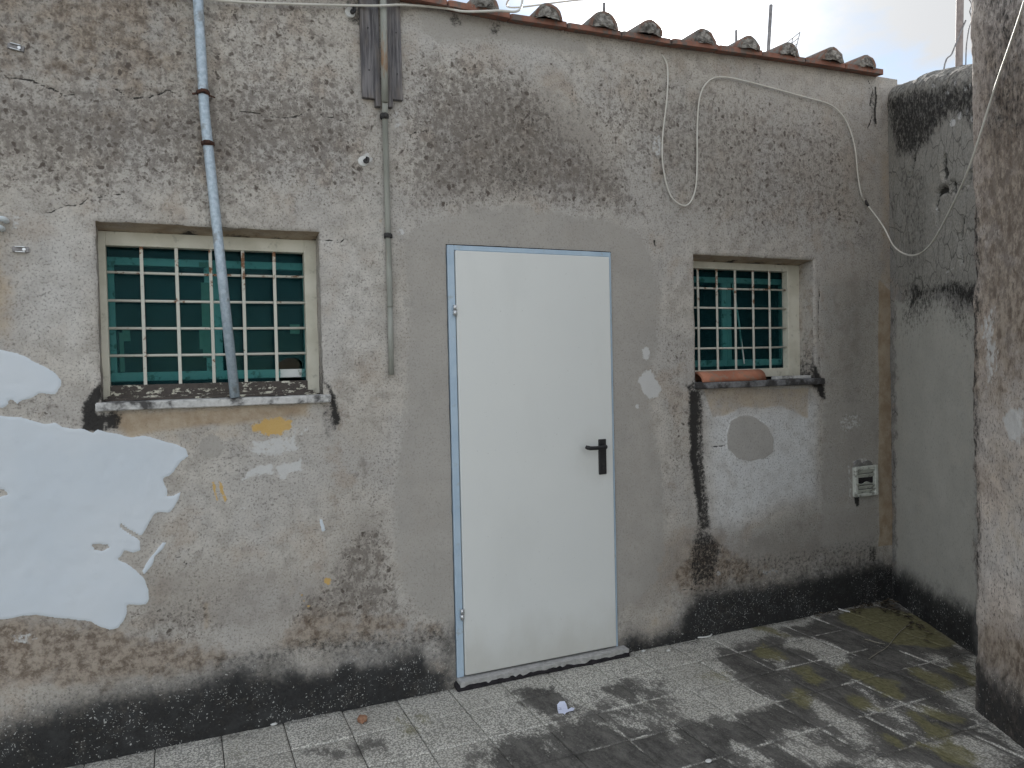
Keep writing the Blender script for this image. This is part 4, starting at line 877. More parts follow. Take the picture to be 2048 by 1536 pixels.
SIDE0 = np.array([4.164, -.027]); SD = np.array([-.451, -.8925]); SD /= np.linalg.norm(SD); SN = np.array([-SD[1] * -1, SD[0] * -1])
SN = np.array([SD[1], -SD[0]])            # points into the yard
PIER0 = np.array([3.184, -1.234])
def side_x(y):                             # where the boundary wall's foot is at this y
    return SIDE0[0] + SD[0] / SD[1] * (y - SIDE0[1])
TX, TY, X0 = .2578, .271, 1.139
rng = np.random.RandomState(3)
ge = np.array([0, .03, .10, .22, .36, .5, .64, .78, .90, .97, 1.0])
for j in range(0, 9):
    for i in range(-10, 13):
        x0, y1 = X0 + TX * i, -TY * j + .004
        x1, y0 = x0 + TX, y1 - TY
        if (y1 < -.25 - .489 * x1 - .45 and y1 < -.70) or x0 > side_x(y1) + .10 or x0 < -1.5: continue
        g = .0022
        U, V = np.meshgrid(x0 + g + (TX - 2 * g) * ge, y0 + g + (TY - 2 * g) * ge, indexing='ij')
        F = fields(FLOOR_MARKS, [], U, V, warp=.13)
        Z = .0008 * fbm(U, V, 30, 2, 3) + rng.uniform(-.0015, .0012) + (U - x0) * rng.uniform(-.006, .006) + (V - y0) * rng.uniform(-.006, .006)
        ed = np.minimum(np.minimum(U - x0, x1 - U), np.minimum(V - y0, y1 - V))
        Z = Z - np.where(ed < .004, .0022, 0)
        # chipped corner now and then
        if rng.rand() < .35:
            cxx, cyy = rng.choice([0, -1]), rng.choice([0, -1])
            Z[cxx, cyy] -= .006
        top = np.stack([U, V, Z], -1)
        # add a skirt so the tile has thickness
        n = len(ge)
        I = np.arange(n * n).reshape(n, n)
        Q = np.stack([I[:-1, :-1], I[1:, :-1], I[1:, 1:], I[:-1, 1:]], -1).reshape(-1, 4)
        ring = list(I[:, 0]) + list(I[-1, 1:]) + list(I[-2::-1, -1]) + list(I[0, -2:0:-1])
        low = top.reshape(-1, 3)[ring].copy(); low[:, 2] = -.025
        k = len(ring)
        S = np.array([[ring[(q + 1) % k], ring[q], n * n + q, n * n + (q + 1) % k] for q in range(k)])
        me = mesh_np('paving_tile', np.vstack([top.reshape(-1, 3), low]), np.vstack([Q, S]), smooth=False)
        arr = np.zeros((len(me.vertices), 4), np.float32)
        for q, f in enumerate(('dirt', 'moss', 'foot_dark')):
            if f in F: arr[:n * n, q] = F[f].ravel()
        arr[:n * n, 3] = np.clip(1 - ed.ravel() / .035, 0, 1)
        far = np.clip((-.9 - V) / .8, 0, 1)
        at = me.attributes.new('G', 'FLOAT_COLOR', 'POINT'); at.data.foreach_set('color', arr.ravel())
        me.materials.append(M['paver'])
        link('paving_tile', me, terrace)

# ------------------------------------------------------------------ the building
building = tag(empty('plaster_building', (1.3, 0, 0)), 'low building with stained grey plaster wall, ivory door and two barred windows', 'building')
W1 = (-.303, .582); W2 = (2.642, 3.528); WZ = (1.445, 2.184)
DR = (1.179, 2.102, .0, 2.158)
OPEN = [(W1[0], W1[1], WZ[0], WZ[1]), (W2[0], W2[1], WZ[0], 2.166), DR]
EX = [-3.4, 1.0, 1.465, 1.74, 2.03, 2.56, 3.118, 3.58, 4.0, 4.3]
EZ = [3.285, 3.272, 3.259, 3.268, 3.277, 3.284, 3.31, 3.323, 3.332, 3.335]
def axis(lo, hi, stops, step):
    pts = sorted({lo, hi, *stops}); out = []
    for a, c in zip(pts, pts[1:]):
        out.append(np.linspace(a, c, max(1, int(round((c - a) / step))) + 1)[:-1])
    return np.concatenate(out + [[hi]])
ax = np.concatenate([np.arange(-3.3, -.96, .03), axis(-.95, 4.26, [W1[0], W1[1], W2[0], W2[1], DR[0], DR[1]], .008)])
az = axis(-.02, 3.27, [0.0, WZ[0], WZ[1], 2.166, DR[3]], .008)
U, V = np.meshgrid(ax, az, indexing='ij')
F = fields(WALL_MARKS, WALL_CRACKS, U, V, warp=.022)
F['paint'] = np.clip(F['paint'], 0, 1)
hgt = .011 * fbm(U, V, 1.3, 3, 1) + .006 * fbm(U, V, 6, 3, 2) + .003 * fbm(U, V, 26, 3, 3)
sm = np.clip(F['cement'] * 1.3, 0, 1)
hgt = hgt * (1 - .45 * sm) + .0015 * sm
hgt += .0030 * np.clip((F['paint'] - .42) * 6, 0, 1)
bs = np.clip((F['band'] + .6 * fbm(U, V, 14, 4, 8) - .45) * 5, 0, 1)
hgt += .007 * bs * (V < .6)
hgt -= .005 * np.clip((F['crack'] - .5) * 3, 0, 1)
hgt -= .004 * np.clip((F.get('ochre') - .4) * 4, 0, 1) * (U > 2.6) * (U < 3.7)
X = np.stack([U, -hgt, V], -1)
keep = np.ones((len(ax) - 1, len(az) - 1), bool)
cxm = (ax[:-1] + ax[1:]) / 2; czm = (az[:-1] + az[1:]) / 2
for (a, c, e, f) in OPEN:
    keep[np.ix_((cxm > a) & (cxm < c), (czm > e) & (czm < f))] = False
    # rounded, uneven arrises round every opening
    dx = np.maximum(np.maximum(a - U, U - c), 0); dz = np.maximum(np.maximum(e - V, V - f), 0)
    dd = np.hypot(dx, dz)
    nr = np.clip(1 - dd / .014, 0, 1)
    amp = .004 if a != DR[0] else .002
    X[..., 1] += nr ** 2 * .007 * (1.0 if a != DR[0] else .3)
    wgt = np.clip(1 - dd / .03, 0, 1)
    X[..., 0] += wgt * 2 * amp * fbm(U, V, 22, 3, 51)
    X[..., 2] += wgt * 2 * amp * fbm(U, V, 22, 3, 61)
ztop = np.interp(U, EX, EZ) + .012
t = np.clip((V - 2.75) / (3.27 - 2.75), 0, 1)
X[..., 2] += t * t * (ztop - 3.27)
wall = surf('wall', X, M['wall'], F, keep, building)

def patch(name, P00, P10, P01, P11, mat, marks=None, parent=None, step=.02, rough=.003, seed=0, nrm=None):
    """four-sided plaster patch with its own dirt"""
    P00, P10, P01, P11 = [np.array(p, float) for p in (P00, P10, P01, P11)]
    lu = np.linalg.norm(P10 - P00); lv = np.linalg.norm(P01 - P00)
    nu = max(2, int(lu / step) + 1); nv = max(2, int(lv / step) + 1)
    u, v = np.meshgrid(np.linspace(0, 1, nu), np.linspace(0, 1, nv), indexing='ij')
    X = (P00 * ((1 - u) * (1 - v))[..., None] + P10 * (u * (1 - v))[..., None] + P01 * ((1 - u) * v)[..., None] + P11 * (u * v)[..., None])
    nn = np.cross(P10 - P00, P01 - P00); nn /= np.linalg.norm(nn)
    X = X + nn * (rough * 2 * fbm(u * lu + seed, v * lv, 9, 3, seed))[..., None]
    Fd = {k: np.clip(f(u, v), 0, 1) for k, f in (marks or {}).items()}
    return surf(name, X, mat, Fd, None, parent)

# shell of the house behind the front wall
bx = MB(); bx.box(-3.34, -3.28, .02, 4.2, -.02, 3.30); bx.build('side_wall', M['concrete'], building)
bx = MB(); bx.box(4.20, 4.27, .02, 4.2, -.02, 3.32); bx.build('side_wall', M['concrete'], building)
bx = MB(); bx.box(-3.34, 4.27, 4.2, 4.26, -.02, 3.30); bx.build('back_wall', M['concrete'], building)
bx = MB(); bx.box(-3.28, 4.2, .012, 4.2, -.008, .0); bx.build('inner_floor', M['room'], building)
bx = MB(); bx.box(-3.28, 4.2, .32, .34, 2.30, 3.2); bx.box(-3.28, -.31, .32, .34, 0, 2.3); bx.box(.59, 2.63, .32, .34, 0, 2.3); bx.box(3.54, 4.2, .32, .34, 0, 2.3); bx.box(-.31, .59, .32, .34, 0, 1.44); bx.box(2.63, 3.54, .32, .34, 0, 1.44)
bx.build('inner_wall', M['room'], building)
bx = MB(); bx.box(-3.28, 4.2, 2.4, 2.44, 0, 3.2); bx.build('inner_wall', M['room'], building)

# ---- roof
PITCH = R(5)
b = MB(); b.prism([(.05, 3.27), (4.5, 3.27 + 4.5 * math.tan(PITCH)), (4.5, 3.33 + 4.5 * math.tan(PITCH)), (.05, 3.33)], -3.38, 4.16, 'yz')
roof = b.build('roof', M['old_tile'], building)
def eave_z(x): return float(np.interp(x, EX, EZ))
ex = -3.22
k = 0
while ex < 4.02:                                   # flat clay eave slabs
    wd = min(.318 + random.uniform(-.008, .008), 4.10 - ex)
    z0, z1 = eave_z(ex), eave_z(ex + wd)
    th = .029 + random.uniform(-.004, .004); yf = -.060 + random.uniform(-.008, .006)
    b = MB(); b.box(0, 1, 0, 1, 0, 1, bev=.03)
    for v in b.bm.verts:
        c = v.co
        v.co = Vector((ex + .003 + c.x * (wd - .006), yf + c.y * (.24 - yf), z0 + (z1 - z0) * c.x + c.z * th + c.y * .035))
    b.build('eave_slab', M['terracotta'], roof)
    ex += wd; k += 1
CT = [-3.15, -2.82, -2.49, -2.16, -1.83, -1.5, -1.17, -0.84, -0.51, -0.18, 0.14, 0.46, 0.78, 1.073, 1.385, 1.729, 2.051, 2.327, 2.687, 3.001, 3.297, 3.63, 3.92]
for q, x in enumerate(CT):                          # barrel tiles with mortared mouths
    zb = eave_z(x) + .036
    r0, r1, L = random.uniform(.074, .084), .064, .46
    yf = -.072 + random.uniform(-.012, .012); ya = random.uniform(-.05, .05)
    b = MB(); n = 10
    rows = []
    for e in range(5):
        tt = e / 4
        rad = r0 + (r1 - r0) * tt
        for rr in (rad, rad - .014):
            row = []
            for a in range(n + 1):
                th = math.pi * a / n
                jag = random.uniform(-.004, .004) if e == 0 else 0
                row.append(b.bm.verts.new((x + math.cos(th) * rr + ya * tt * L, yf + tt * L + jag, zb + math.sin(th) * rr * 1.0 + tt * L * math.tan(PITCH) - .012)))
            rows.append(row)
    O = rows[0::2]; N = rows[1::2]
    for e in range(4):
        for a in range(n):
            b.bm.faces.new((O[e][a], O[e][a + 1], O[e + 1][a + 1], O[e + 1][a])).smooth = True
            b.bm.faces.new((N[e][a + 1], N[e][a], N[e + 1][a], N[e + 1][a + 1])).smooth = True
        for a in (0, n):
            b.bm.faces.new((O[e][a], O[e + 1][a], N[e + 1][a], N[e][a]))
    for e in (0, 4):
        for a in range(n):
            b.bm.faces.new((O[e][a], N[e][a], N[e][a + 1], O[e][a + 1]))
    b.build('roof_tile', M['old_tile'], roof)
    # mortar filling the mouth
    b = MB(); cv = []
    for ring in range(4):
        rr = (r0 - .006) * (1 - ring / 4)
        cv.append([b.bm.verts.new((x + math.cos(math.pi * a / 12) * rr + random.uniform(-.004, .004), yf + .006 - .020 * (1 - (1 - ring / 4) ** 2) + random.uniform(-.008, .008), zb - .014 + math.sin(math.pi * a / 12) * rr + random.uniform(-.003, .003))) for a in range(13)])
    for r_ in range(3):
        for a in range(12):
            b.bm.faces.new((cv[r_][a], cv[r_ + 1][a], cv[r_ + 1][a + 1], cv[r_][a + 1]))
    cp = b.bm.verts.new((x, yf - .014, zb - .012))
    for a in range(12): b.bm.faces.new((cv[3][a], cp, cv[3][a + 1]))
    b.build('mortar_plug', M['mortar'], roof)

# ---- windows
def window(x0, x1, ztop, ix0, ix1, sillx, sillz, sillmat, railmat, second):
    w = sub_empty('window', building)
    zt, zb = ztop, 1.43
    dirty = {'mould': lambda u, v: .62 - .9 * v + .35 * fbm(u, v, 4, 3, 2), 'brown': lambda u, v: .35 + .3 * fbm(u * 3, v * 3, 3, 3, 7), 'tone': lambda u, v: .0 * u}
    patch('reveal', (x0 - .002, .004, zb), (x0 - .002, .30, zb), (x0 - .002, .004, zt), (x0 - .002, .30, zt - .02), M['wall'], dirty, w, seed=1)
    patch('reveal', (x1 + .002, .30, zb), (x1 + .002, .004, zb), (x1 + .002, .30, zt - .02), (x1 + .002, .004, zt), M['wall'], dirty, w, seed=2)
    patch('reveal', (x0 - .01, .004, zt + .001), (x0 - .01, .30, zt - .045), (x1 + .01, .004, zt + .001), (x1 + .01, .30, zt - .045), M['wall'],
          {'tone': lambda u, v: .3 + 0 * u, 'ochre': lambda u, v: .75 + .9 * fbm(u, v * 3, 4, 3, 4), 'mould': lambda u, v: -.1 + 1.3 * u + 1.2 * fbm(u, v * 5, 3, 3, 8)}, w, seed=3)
    # iron/wood frame with the grille in it
    yf = .12; fo0, fo1 = x0 - .006, x1 + .006
    it, ib = 2.107, 1.518
    b = MB()
    b.box(fo0, ix0, yf, yf + .05, 1.455, zt - .018, .002)
    b.box(ix1, fo1, yf, yf + .05, 1.455, zt - .018, .002)
    b.box(ix0, ix1, yf, yf + .049, it, zt - .018, .002)
    b.build('frame', M['frame'], w)
    b = MB()
    if not second:
        b.box(ix0, ix1, yf - .002, yf + .05, 1.462, ib, .003)
        b.box(ix0 - .01, ix1 + .02, yf - .025, yf - .002, 1.458, 1.474, .003)
        b.box(ix0 - .02, ix1 + .03, yf - .060, yf - .025, 1.4525, 1.464, .003)
    else:
        b.box(ix0, ix1, yf - .002, yf + .05, 1.462, ib - .004, .003)
    b.build('bottom_rail', railmat, w)
    for k in range(1, 6):
        x = ix0 + (ix1 - ix0) * k / 6 + random.uniform(-.004, .004)
        b = MB(); b.box(x - .007, x + .007, yf + .006, yf + .012, ib - .006, it + .006, .0012); b.rough(.0012, 9, k); b.build('bar', M['bar'], w)
    for k in range(1, 5):
        z = it - (it - ib) * (k / 5 - .012 * (k < 5)) + random.uniform(-.002, .002)
        b = MB(); b.tube([(ix0 - .004, yf + .018, z), ((ix0 + ix1) / 2, yf + .018, z - .001), (ix1 + .004, yf + .018, z + .001)], .006, 8); b.build('bar', M['bar'], w)
    # tinted pane, one corner broken out of the first window
    gx0, gx1, gz0, gz1 = ix0 - .005, ix1 + .012, ib - .02, it + .03
    b = MB()
    if not second:
        P = [(gx0, gz0), (.415, gz0), (.418, 1.56), (.408, 1.602), (.45, 1.624), (.50, 1.622), (.518, 1.60), (.512, gz0 + .03), (.53, gz0), (gx1, gz0), (gx1, gz1), (gx0, gz1)]
    else:
        P = [(gx0, gz0), (gx1, gz0), (gx1, gz1), (gx0, gz1)]
    vs = [b.bm.verts.new((a, yf + .062, c)) for a, c in P]
    b.bm.faces.new(vs)
    b.build('pane', M['glass'], w)
    # inner casements
    mid = (ix0 + ix1) / 2 + .012
    for (a, c) in ((x0 + .012, mid - .001), (mid + .001, x1 - .012)):
        b = MB(); sw = .034
        b.box(a, c, .215, .25, 2.038, 2.072, .003); b.box(a, c, .215, .25, 1.532, 1.572, .003)
        b.box(a, a + sw, .216, .249, 1.572, 2.038, .002); b.box(c - sw, c, .216, .249, 1.572, 2.038, .002)
        b.build('casement', M['sash'], w)
        b = MB(); b.box(a + sw - .004, c - sw + .004, .228, .232, 1.568, 2.042); b.build('inner_pane', M['clear'], w)
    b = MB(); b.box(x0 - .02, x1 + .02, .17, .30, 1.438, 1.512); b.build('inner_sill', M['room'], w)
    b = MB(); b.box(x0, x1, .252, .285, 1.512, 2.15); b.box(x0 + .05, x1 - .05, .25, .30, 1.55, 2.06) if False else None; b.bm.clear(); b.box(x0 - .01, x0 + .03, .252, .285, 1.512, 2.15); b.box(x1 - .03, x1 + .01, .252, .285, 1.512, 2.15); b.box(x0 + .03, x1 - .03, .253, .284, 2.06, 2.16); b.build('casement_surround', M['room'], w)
    # sill slab
    a, c = sillx; z0, z1 = sillz
    b = MB(); b.box(a, c, -.034, .13, z0, z1, .004); b.subdiv(5); b.rough(.0025, 31, 2)
    b.build('sill', sillmat, w)
    return w
w1 = window(W1[0], W1[1], WZ[1], -.279, .531, (-.322, .611), (1.419, 1.4525), M['sill_pale'], M['rail'], False)
w2 = window(W2[0], W2[1], 2.166, 2.629, 3.439, (2.632, 3.580), (1.411, 1.447), M['sill_dark'], M['frame'], True)
for (x, z, ww, hh) in ((-.232, 1.735, .03, .055), (-.245, 1.66, .018, .17), (.088, 1.80, .035, .34), (.083, 2.05, .05, .02), (.47, 1.76, .045, .045), (.075, 1.72, .02, .10)):
    b = MB(); b.box(x, x + ww, .2105, .2125, z - hh / 2, z + hh / 2); b.subdiv(2); b.rough(.002, 60, x * 9); b.build('tape_strip', M['tapebit'], w1)
b = MB(); b.tube([(3.075, .195, 2.04), (3.115, .19, 1.80), (3.145, .185, 1.545)], .006, 8); b.build('wooden_stick', M['sash'], w2)

# ---- door
door = sub_empty('door', building)
b = MB()
b.box(1.184, 1.2195, -.010, .05, .048, 2.153, .003); b.box(2.083, 2.097, -.010, .05, .048, 2.153, .003); b.box(1.2195, 2.083, -.0095, .05, 2.1285, 2.153, .003)
b.build('frame', M['door_frame'], door)
b = MB(); b.box(1.2225, 2.0805, -.020, .03, .056, 2.1265, .003); b.build('leaf', M['door'], door)
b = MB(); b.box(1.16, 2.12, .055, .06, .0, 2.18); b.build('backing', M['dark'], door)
for z in (1.838, .36):
    b = MB(); b.tube([(1.212, -.022, z - .026), (1.212, -.022, z - .001)], .0085, 12); b.tube([(1.212, -.022, z + .001), (1.212, -.022, z + .026)], .0085, 12)
    b.box(1.212, 1.2235, -.024, -.019, z + .004, z + .022)
    b.box(1.203, 1.214, -.018, -.010, z - .022, z - .003)
    b.build('hinge', M['steel'], door)
b = MB(); b.box(1.990, 2.036, -.029, -.0195, .982, 1.168, .003); b.build('handle_plate', M['black'], door)
b = MB()
b.tube([(2.013, -.028, 1.130), (2.013, -.060, 1.130), (2.008, -.068, 1.130), (1.995, -.071, 1.130), (1.95, -.072, 1.129), (1.915, -.071, 1.130), (1.900, -.069, 1.134), (1.893, -.062, 1.138)], [.012, .011, .0105, .0105, .010, .0105, .011, .009], 12)
b.build('handle', M['black'], door)
b = MB(); b.tube([(2.013, -.0285, 1.036), (2.013, -.0315, 1.036)], .0085, 14); b.box(2.0095, 2.0165, -.0312, -.0290, 1.012, 1.036, .001); b.build('lock_cylinder', M['iron'], door)
b = MB()
P = []
N = 46
for q in range(N + 1): P.append((1.182 + (2.132 - 1.182) * q / N, -.062 + random.uniform(-.0012, .0012)))
top = [b.bm.verts.new((x, y, .0455 + random.uniform(-.0006, .0006))) for x, y in P]
bot = [b.bm.verts.new((x + .001, y + .006 + random.uniform(0, .006), .0195 + .004 * math.sin(q * .55) * math.sin(q * .21 + 1) + random.uniform(-.004, .004))) for q, (x, y) in enumerate(P)]
bkt = [b.bm.verts.new((x, .052, .0475)) for x, y in P]
for q in range(N):
    b.bm.faces.new((top[q], top[q + 1], bkt[q + 1], bkt[q])); b.bm.faces.new((bot[q], bot[q + 1], top[q + 1], top[q]))
el = b.bm.verts.new((1.182, .052, .01)); er = b.bm.verts.new((2.132, .052, .01))
b.bm.faces.new((top[0], bkt[0], el, bot[0])); b.bm.faces.new((bkt[N], top[N], bot[N], er))
b.build('threshold', M['threshold'], door)
b = MB(); b.box(1.17, 2.145, -.054, .05, -.004, .030, .006); b.subdiv(8); b.rough(.006, 40, 3); b.build('threshold_bed', M['dark'], door)

# ------------------------------------------------------------------ boundary wall on the right
ss_ = axis(-.22, 2.6, [], .011)
path = [(0.0, z) for z in axis(-.03, 1.0, [], .011)]            # (offset back from the face, height fraction below coping)
TOPS = [-.3, -.1, .07, .33, .61, .96, 1.7, 2.7]; TOPZ = [3.36, 3.33, 3.285, 3.24, 3.165, 3.05, 2.92, 2.8]
nz = 300; na = 26; TH = .25
rows = []
for q in range(nz): rows.append(('f', q / (nz - 1)))
for q in range(1, na): rows.append(('a', math.pi * q / na))
for q in range(12): rows.append(('b', q / 11))
Sg = ss_[:, None] * np.ones((1, len(rows)))
Tz = np.interp(Sg, TOPS, TOPZ) + .018 * fbm(Sg, Sg * 0, 3, 3, 12)
off = np.zeros_like(Sg); Zg = np.zeros_like(Sg); nx = np.zeros_like(Sg); nzv = np.zeros_like(Sg)
rad = TH / 2
for q, (kd, val) in enumerate(rows):
    tz = Tz[:, q] - rad * .8
    if kd == 'f': off[:, q] = 0; Zg[:, q] = -.03 + (tz + .03) * val; nx[:, q] = -1
    elif kd == 'a': off[:, q] = rad - rad * math.cos(val); Zg[:, q] = tz + rad * .8 * math.sin(val); nx[:, q] = -math.cos(val); nzv[:, q] = math.sin(val)
    else: off[:, q] = TH; Zg[:, q] = tz * (1 - val) - .03 * val; nx[:, q] = 1
Vp = Zg + 0
Fs = fields(SIDE_MARKS, SIDE_CRACKS, Sg, Vp, warp=.03)
for k_ in Fs: Fs[k_] = Fs[k_] * (off < .02) if k_ not in ('tone', 'mould') else Fs[k_]
cop = np.clip((Zg - (Tz - .22)) / .1, 0, 1)
Fs['mould'] = np.maximum(Fs['mould'], .42 * cop); Fs['tone'] = Fs['tone'] - .3 * cop
hh = .016 * fbm(Sg, Zg + off, 1.6, 3, 21) + .008 * fbm(Sg, Zg + off, 9, 3, 22) + .005 * fbm(Sg, Zg + off, 34, 3, 23)
hh = hh * (1 - .6 * np.clip(Fs['cement'] * 1.5, 0, 1)) + cop * .02 * fbm(Sg, Zg + off, 18, 3, 27)
hh += .012 * np.clip(Fs['band'] * 2 - .6, 0, 1) - .030 * np.clip((Fs['crack'] - .45) * 3, 0, 1)
bx_ = SIDE0[0] + SD[0] * Sg + SN[0] * (-off) - 0; by_ = SIDE0[1] + SD[1] * Sg + SN[1] * (-off)
X = np.stack([bx_ + SN[0] * hh * -nx, by_ + SN[1] * hh * -nx, Zg + hh * nzv], -1)
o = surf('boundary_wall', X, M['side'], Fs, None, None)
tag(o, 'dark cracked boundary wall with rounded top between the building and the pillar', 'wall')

# ------------------------------------------------------------------ pillar in front of it
L, DEP, RC, HT = 1.15, .42, .022, 4.1
plan = [(q, 'l') for q in np.linspace(DEP, RC, 12)]
pl = []
for q in np.linspace(DEP, RC + .001, 14): pl.append((0.0, q, -1, 0))
for q in range(1, 6):
    a = math.pi / 2 * q / 6; pl.append((RC - RC * math.cos(a), RC - RC * math.sin(a), -math.cos(a), -math.sin(a)))
for q in np.linspace(RC + .001, L - RC, 110): pl.append((q, 0.0, 0, -1))
for q in range(1, 4):
    a = math.pi / 2 * q / 4; pl.append((L - RC + RC * math.sin(a), RC - RC * math.cos(a), math.sin(a), -math.cos(a)))
for q in np.linspace(RC, DEP, 10): pl.append((L, q, 1, 0))
zs = axis(-.03, HT, [], .011)
pl = np.array(pl)
Sg = pl[:, 0][:, None] * np.ones((1, len(zs))); Dg = pl[:, 1][:, None] * np.ones((1, len(zs))); Zg = np.ones((len(pl), 1)) * zs[None]
Fp = fields(PIER_MARKS, [], Sg, Zg, warp=.04)
Uu = Sg + Dg
hh = .018 * fbm(Uu, Zg, 1.4, 3, 71) + .010 * fbm(Uu, Zg, 9, 3, 72) + .006 * fbm(Uu, Zg, 36, 3, 73)
edge = np.clip(1 - np.abs(Sg) / .05, 0, 1)
hh += edge * (.020 * fbm(Uu * 0, Zg, 12, 3, 74) - .004) + .012 * np.clip(Fp['band'] * 2 - .6, 0, 1)
nS = pl[:, 2][:, None]; nD = pl[:, 3][:, None]
S2 = Sg + nS * hh; D2 = Dg + nD * hh
X = np.stack([PIER0[0] + SD[0] * S2 - SN[0] * D2, PIER0[1] + SD[1] * S2 - SN[1] * D2, Zg], -1)
pier = surf('pillar', X, M['pier'], Fp, None, None)
tag(pier, 'tall brown mottled plaster pillar with a blackened foot, nearest the camera', 'pillar')
for nm, o in (('w', wall), ('s', bpy.data.objects['boundary_wall']), ('p', pier)):
    bm = bmesh.new(); bm.from_mesh(o.data); bmesh.ops.recalc_face_normals(bm, faces=bm.faces[:]); bm.to_mesh(o.data); bm.free()

# ------------------------------------------------------------------ pipes, boards and cables on the front wall
pipe = tag(empty('galvanised_pipe', (.205, -.022, 1.455)), 'leaning galvanised steel pipe crossing in front of the left window, its end on the sill', 'pipe')
A, B_ = Vector((.2045, -.018, 1.4545)), Vector((.118, -.034, 2.66)); C_ = Vector((.100, -.034, 3.40))
b = MB(); b.tube([A, A.lerp(B_, .5), B_, B_.lerp(C_, .4), C_], .0205, 16); b.build('tube', M['galv'], pipe)
def clamp(p, parent, r, mat, wide=.018, arm=0.0, ang=0):
    b = MB()
    p = Vector(p)
    for dz in (-wide / 2, 0, wide / 2):
        pass
    n = 14
    rings = []
    for (dz, rr) in ((-wide / 2, r + .003), (-wide / 4, r + .007), (wide / 4, r + .006), (wide / 2, r + .003)):
        rings.append([b.bm.verts.new((p.x + math.cos(2 * math.pi * k / n) * (rr + random.uniform(-.0015, .0025)), p.y + math.sin(2 * math.pi * k / n) * rr, p.z + dz + random.uniform(-.003, .003))) for k in range(n)])
    for a_, c_ in zip(rings, rings[1:]):
        for k in range(n): b.bm.faces.new((a_[k], a_[(k + 1) % n], c_[(k + 1) % n], c_[k]))
    b.box(p.x - r * .6, p.x + r * .5, p.y - r - .014, p.y - r + .004, p.z - wide * .4, p.z + wide * .45, .003)
    b.tube([(p.x, p.y, p.z), (p.x + .002, .015, p.z)], .006, 8)
    if arm:
        b.tube([(p.x - r - .022, p.y + .004, p.z - .008), (p.x - r + .004, p.y - .004, p.z - .004)], .005, 8)
        b.tube([(p.x + r - .004, p.y, p.z - .006), (p.x + r + .025, p.y + .012, p.z - .010)], .0035, 8)
    return b.build('clamp', mat, parent)
def along(z):
    t_ = (z - B_.z) / (A.z - B_.z); return B_.lerp(A, t_) if z < B_.z else B_.lerp(C_, (z - B_.z) / (C_.z - B_.z))
clamp(along(2.735), pipe, .0205, M['rust'], arm=1); clamp(along(2.525), pipe, .0205, M['rust'])

cond = tag(empty('conduit', (.888, -.02, 1.53)), 'thin grey-green conduit dropping between the left window and the door', 'conduit')
b = MB(); b.tube([(0.8928, -0.016, 1.5341), (0.8943, -0.016, 1.8487)], .0128, 14); b.tube([(0.8943, -0.016, 1.8487), (0.8948, -0.016, 1.8586), (0.8928, -0.02, 2.7431), (0.887, -0.05, 2.7821)], .0135, 14)
b.tube([(0.887, -0.05, 2.7821), (0.8883, -0.056, 3.0259), (0.8893, -0.056, 3.4194)], .0155, 14)
b.build('tube', M['conduit'], cond)
clamp((0.8898, -0.02, 2.7282), cond, .014, M['iron'], .026, arm=0); clamp((0.8938, -0.016, 2.1791), cond, .013, M['iron'], .024)
boards = [(0.7915, 0.856, 2.8033, -0.004, -0.024, 'wide grey weathered board nailed left of the conduit, under the eave', .004),
          (0.8495, 0.8763, 2.7684, -0.004, -0.03, 'narrow split board strip just left of the conduit, under the eave', .002),
          (0.9076, 0.9324, 2.7731, -0.004, -0.028, 'narrow dark board strip just right of the conduit, under the eave', .002),
          (0.93, 0.9817, 2.812, -0.004, -0.022, 'wide grey weathered board nailed right of the conduit, under the eave', .003)]
for (x0, x1, z0, y0, y1, lb, lean) in boards:
    p0, p1 = (x0, y1, z0), (x1, y1, z0)
    b = MB(); b.box(p0[0], p1[0] - .0015, y1, y0 + .010, p0[2], 3.30, .002); b.subdiv(5)
    for v in b.bm.verts:
        v.co.x += -lean * (v.co.z - p0[2]) * 1.6
    b.rough(.0016, 16, x0 * 30)
    root = tag(b.build('wooden_board', M['wood']), lb, 'board', 'boards behind the conduit')
    if x1 - x0 > .04:
        for zz_ in (2.93, 3.12):
            xn = (p0[0] + p1[0]) / 2 - lean * (zz_ - p0[2])
            b = MB(); b.tube([(xn, y1 - .003, zz_), (xn, y1 + .004, zz_)], .0035, 8); b.build('nail', M['iron'], root)

def smooth(pts, n=8):
    P = [Vector(p) for p in pts]; out = []
    for i in range(len(P) - 1):
        p0 = P[max(i - 1, 0)]; p1 = P[i]; p2 = P[i + 1]; p3 = P[min(i + 2, len(P) - 1)]
        for k in range(n):
            t = k / n
            out.append(.5 * ((2 * p1) + (p2 - p0) * t + (2 * p0 - 5 * p1 + 4 * p2 - p3) * t * t + (3 * p1 - p0 - 3 * p2 + p3) * t ** 3))
    out.append(P[-1]); return out
cab = tag(empty('looping_cable', (2.444, -.015, 3.30)), 'white cable looping along the wall and sagging across to the pillar', 'cable')
c1 = [(2.444, .02, 3.27), (2.462, -.02, 3.20), (2.473, -.018, 3.132), (2.464, -.018, 2.996), (2.434, -.018, 2.803), (2.431, -.018, 2.64), (2.477, -.018, 2.481), (2.565, -.020, 2.427), (2.627, -.020, 2.478), (2.657, -.018, 2.604), (2.666, -.018, 2.882), (2.69, -.018, 3.051), (2.76, -.018, 3.143), (2.866, -.018, 3.171), (3.045, -.018, 3.166), (3.423, -.018, 3.135), (3.663, -.018, 3.11), (3.786, -.018, 3.033), (3.86, -.018, 2.887), (3.887, -.018, 2.704), (3.915, -.018, 2.583), (3.961, -.018, 2.53)]
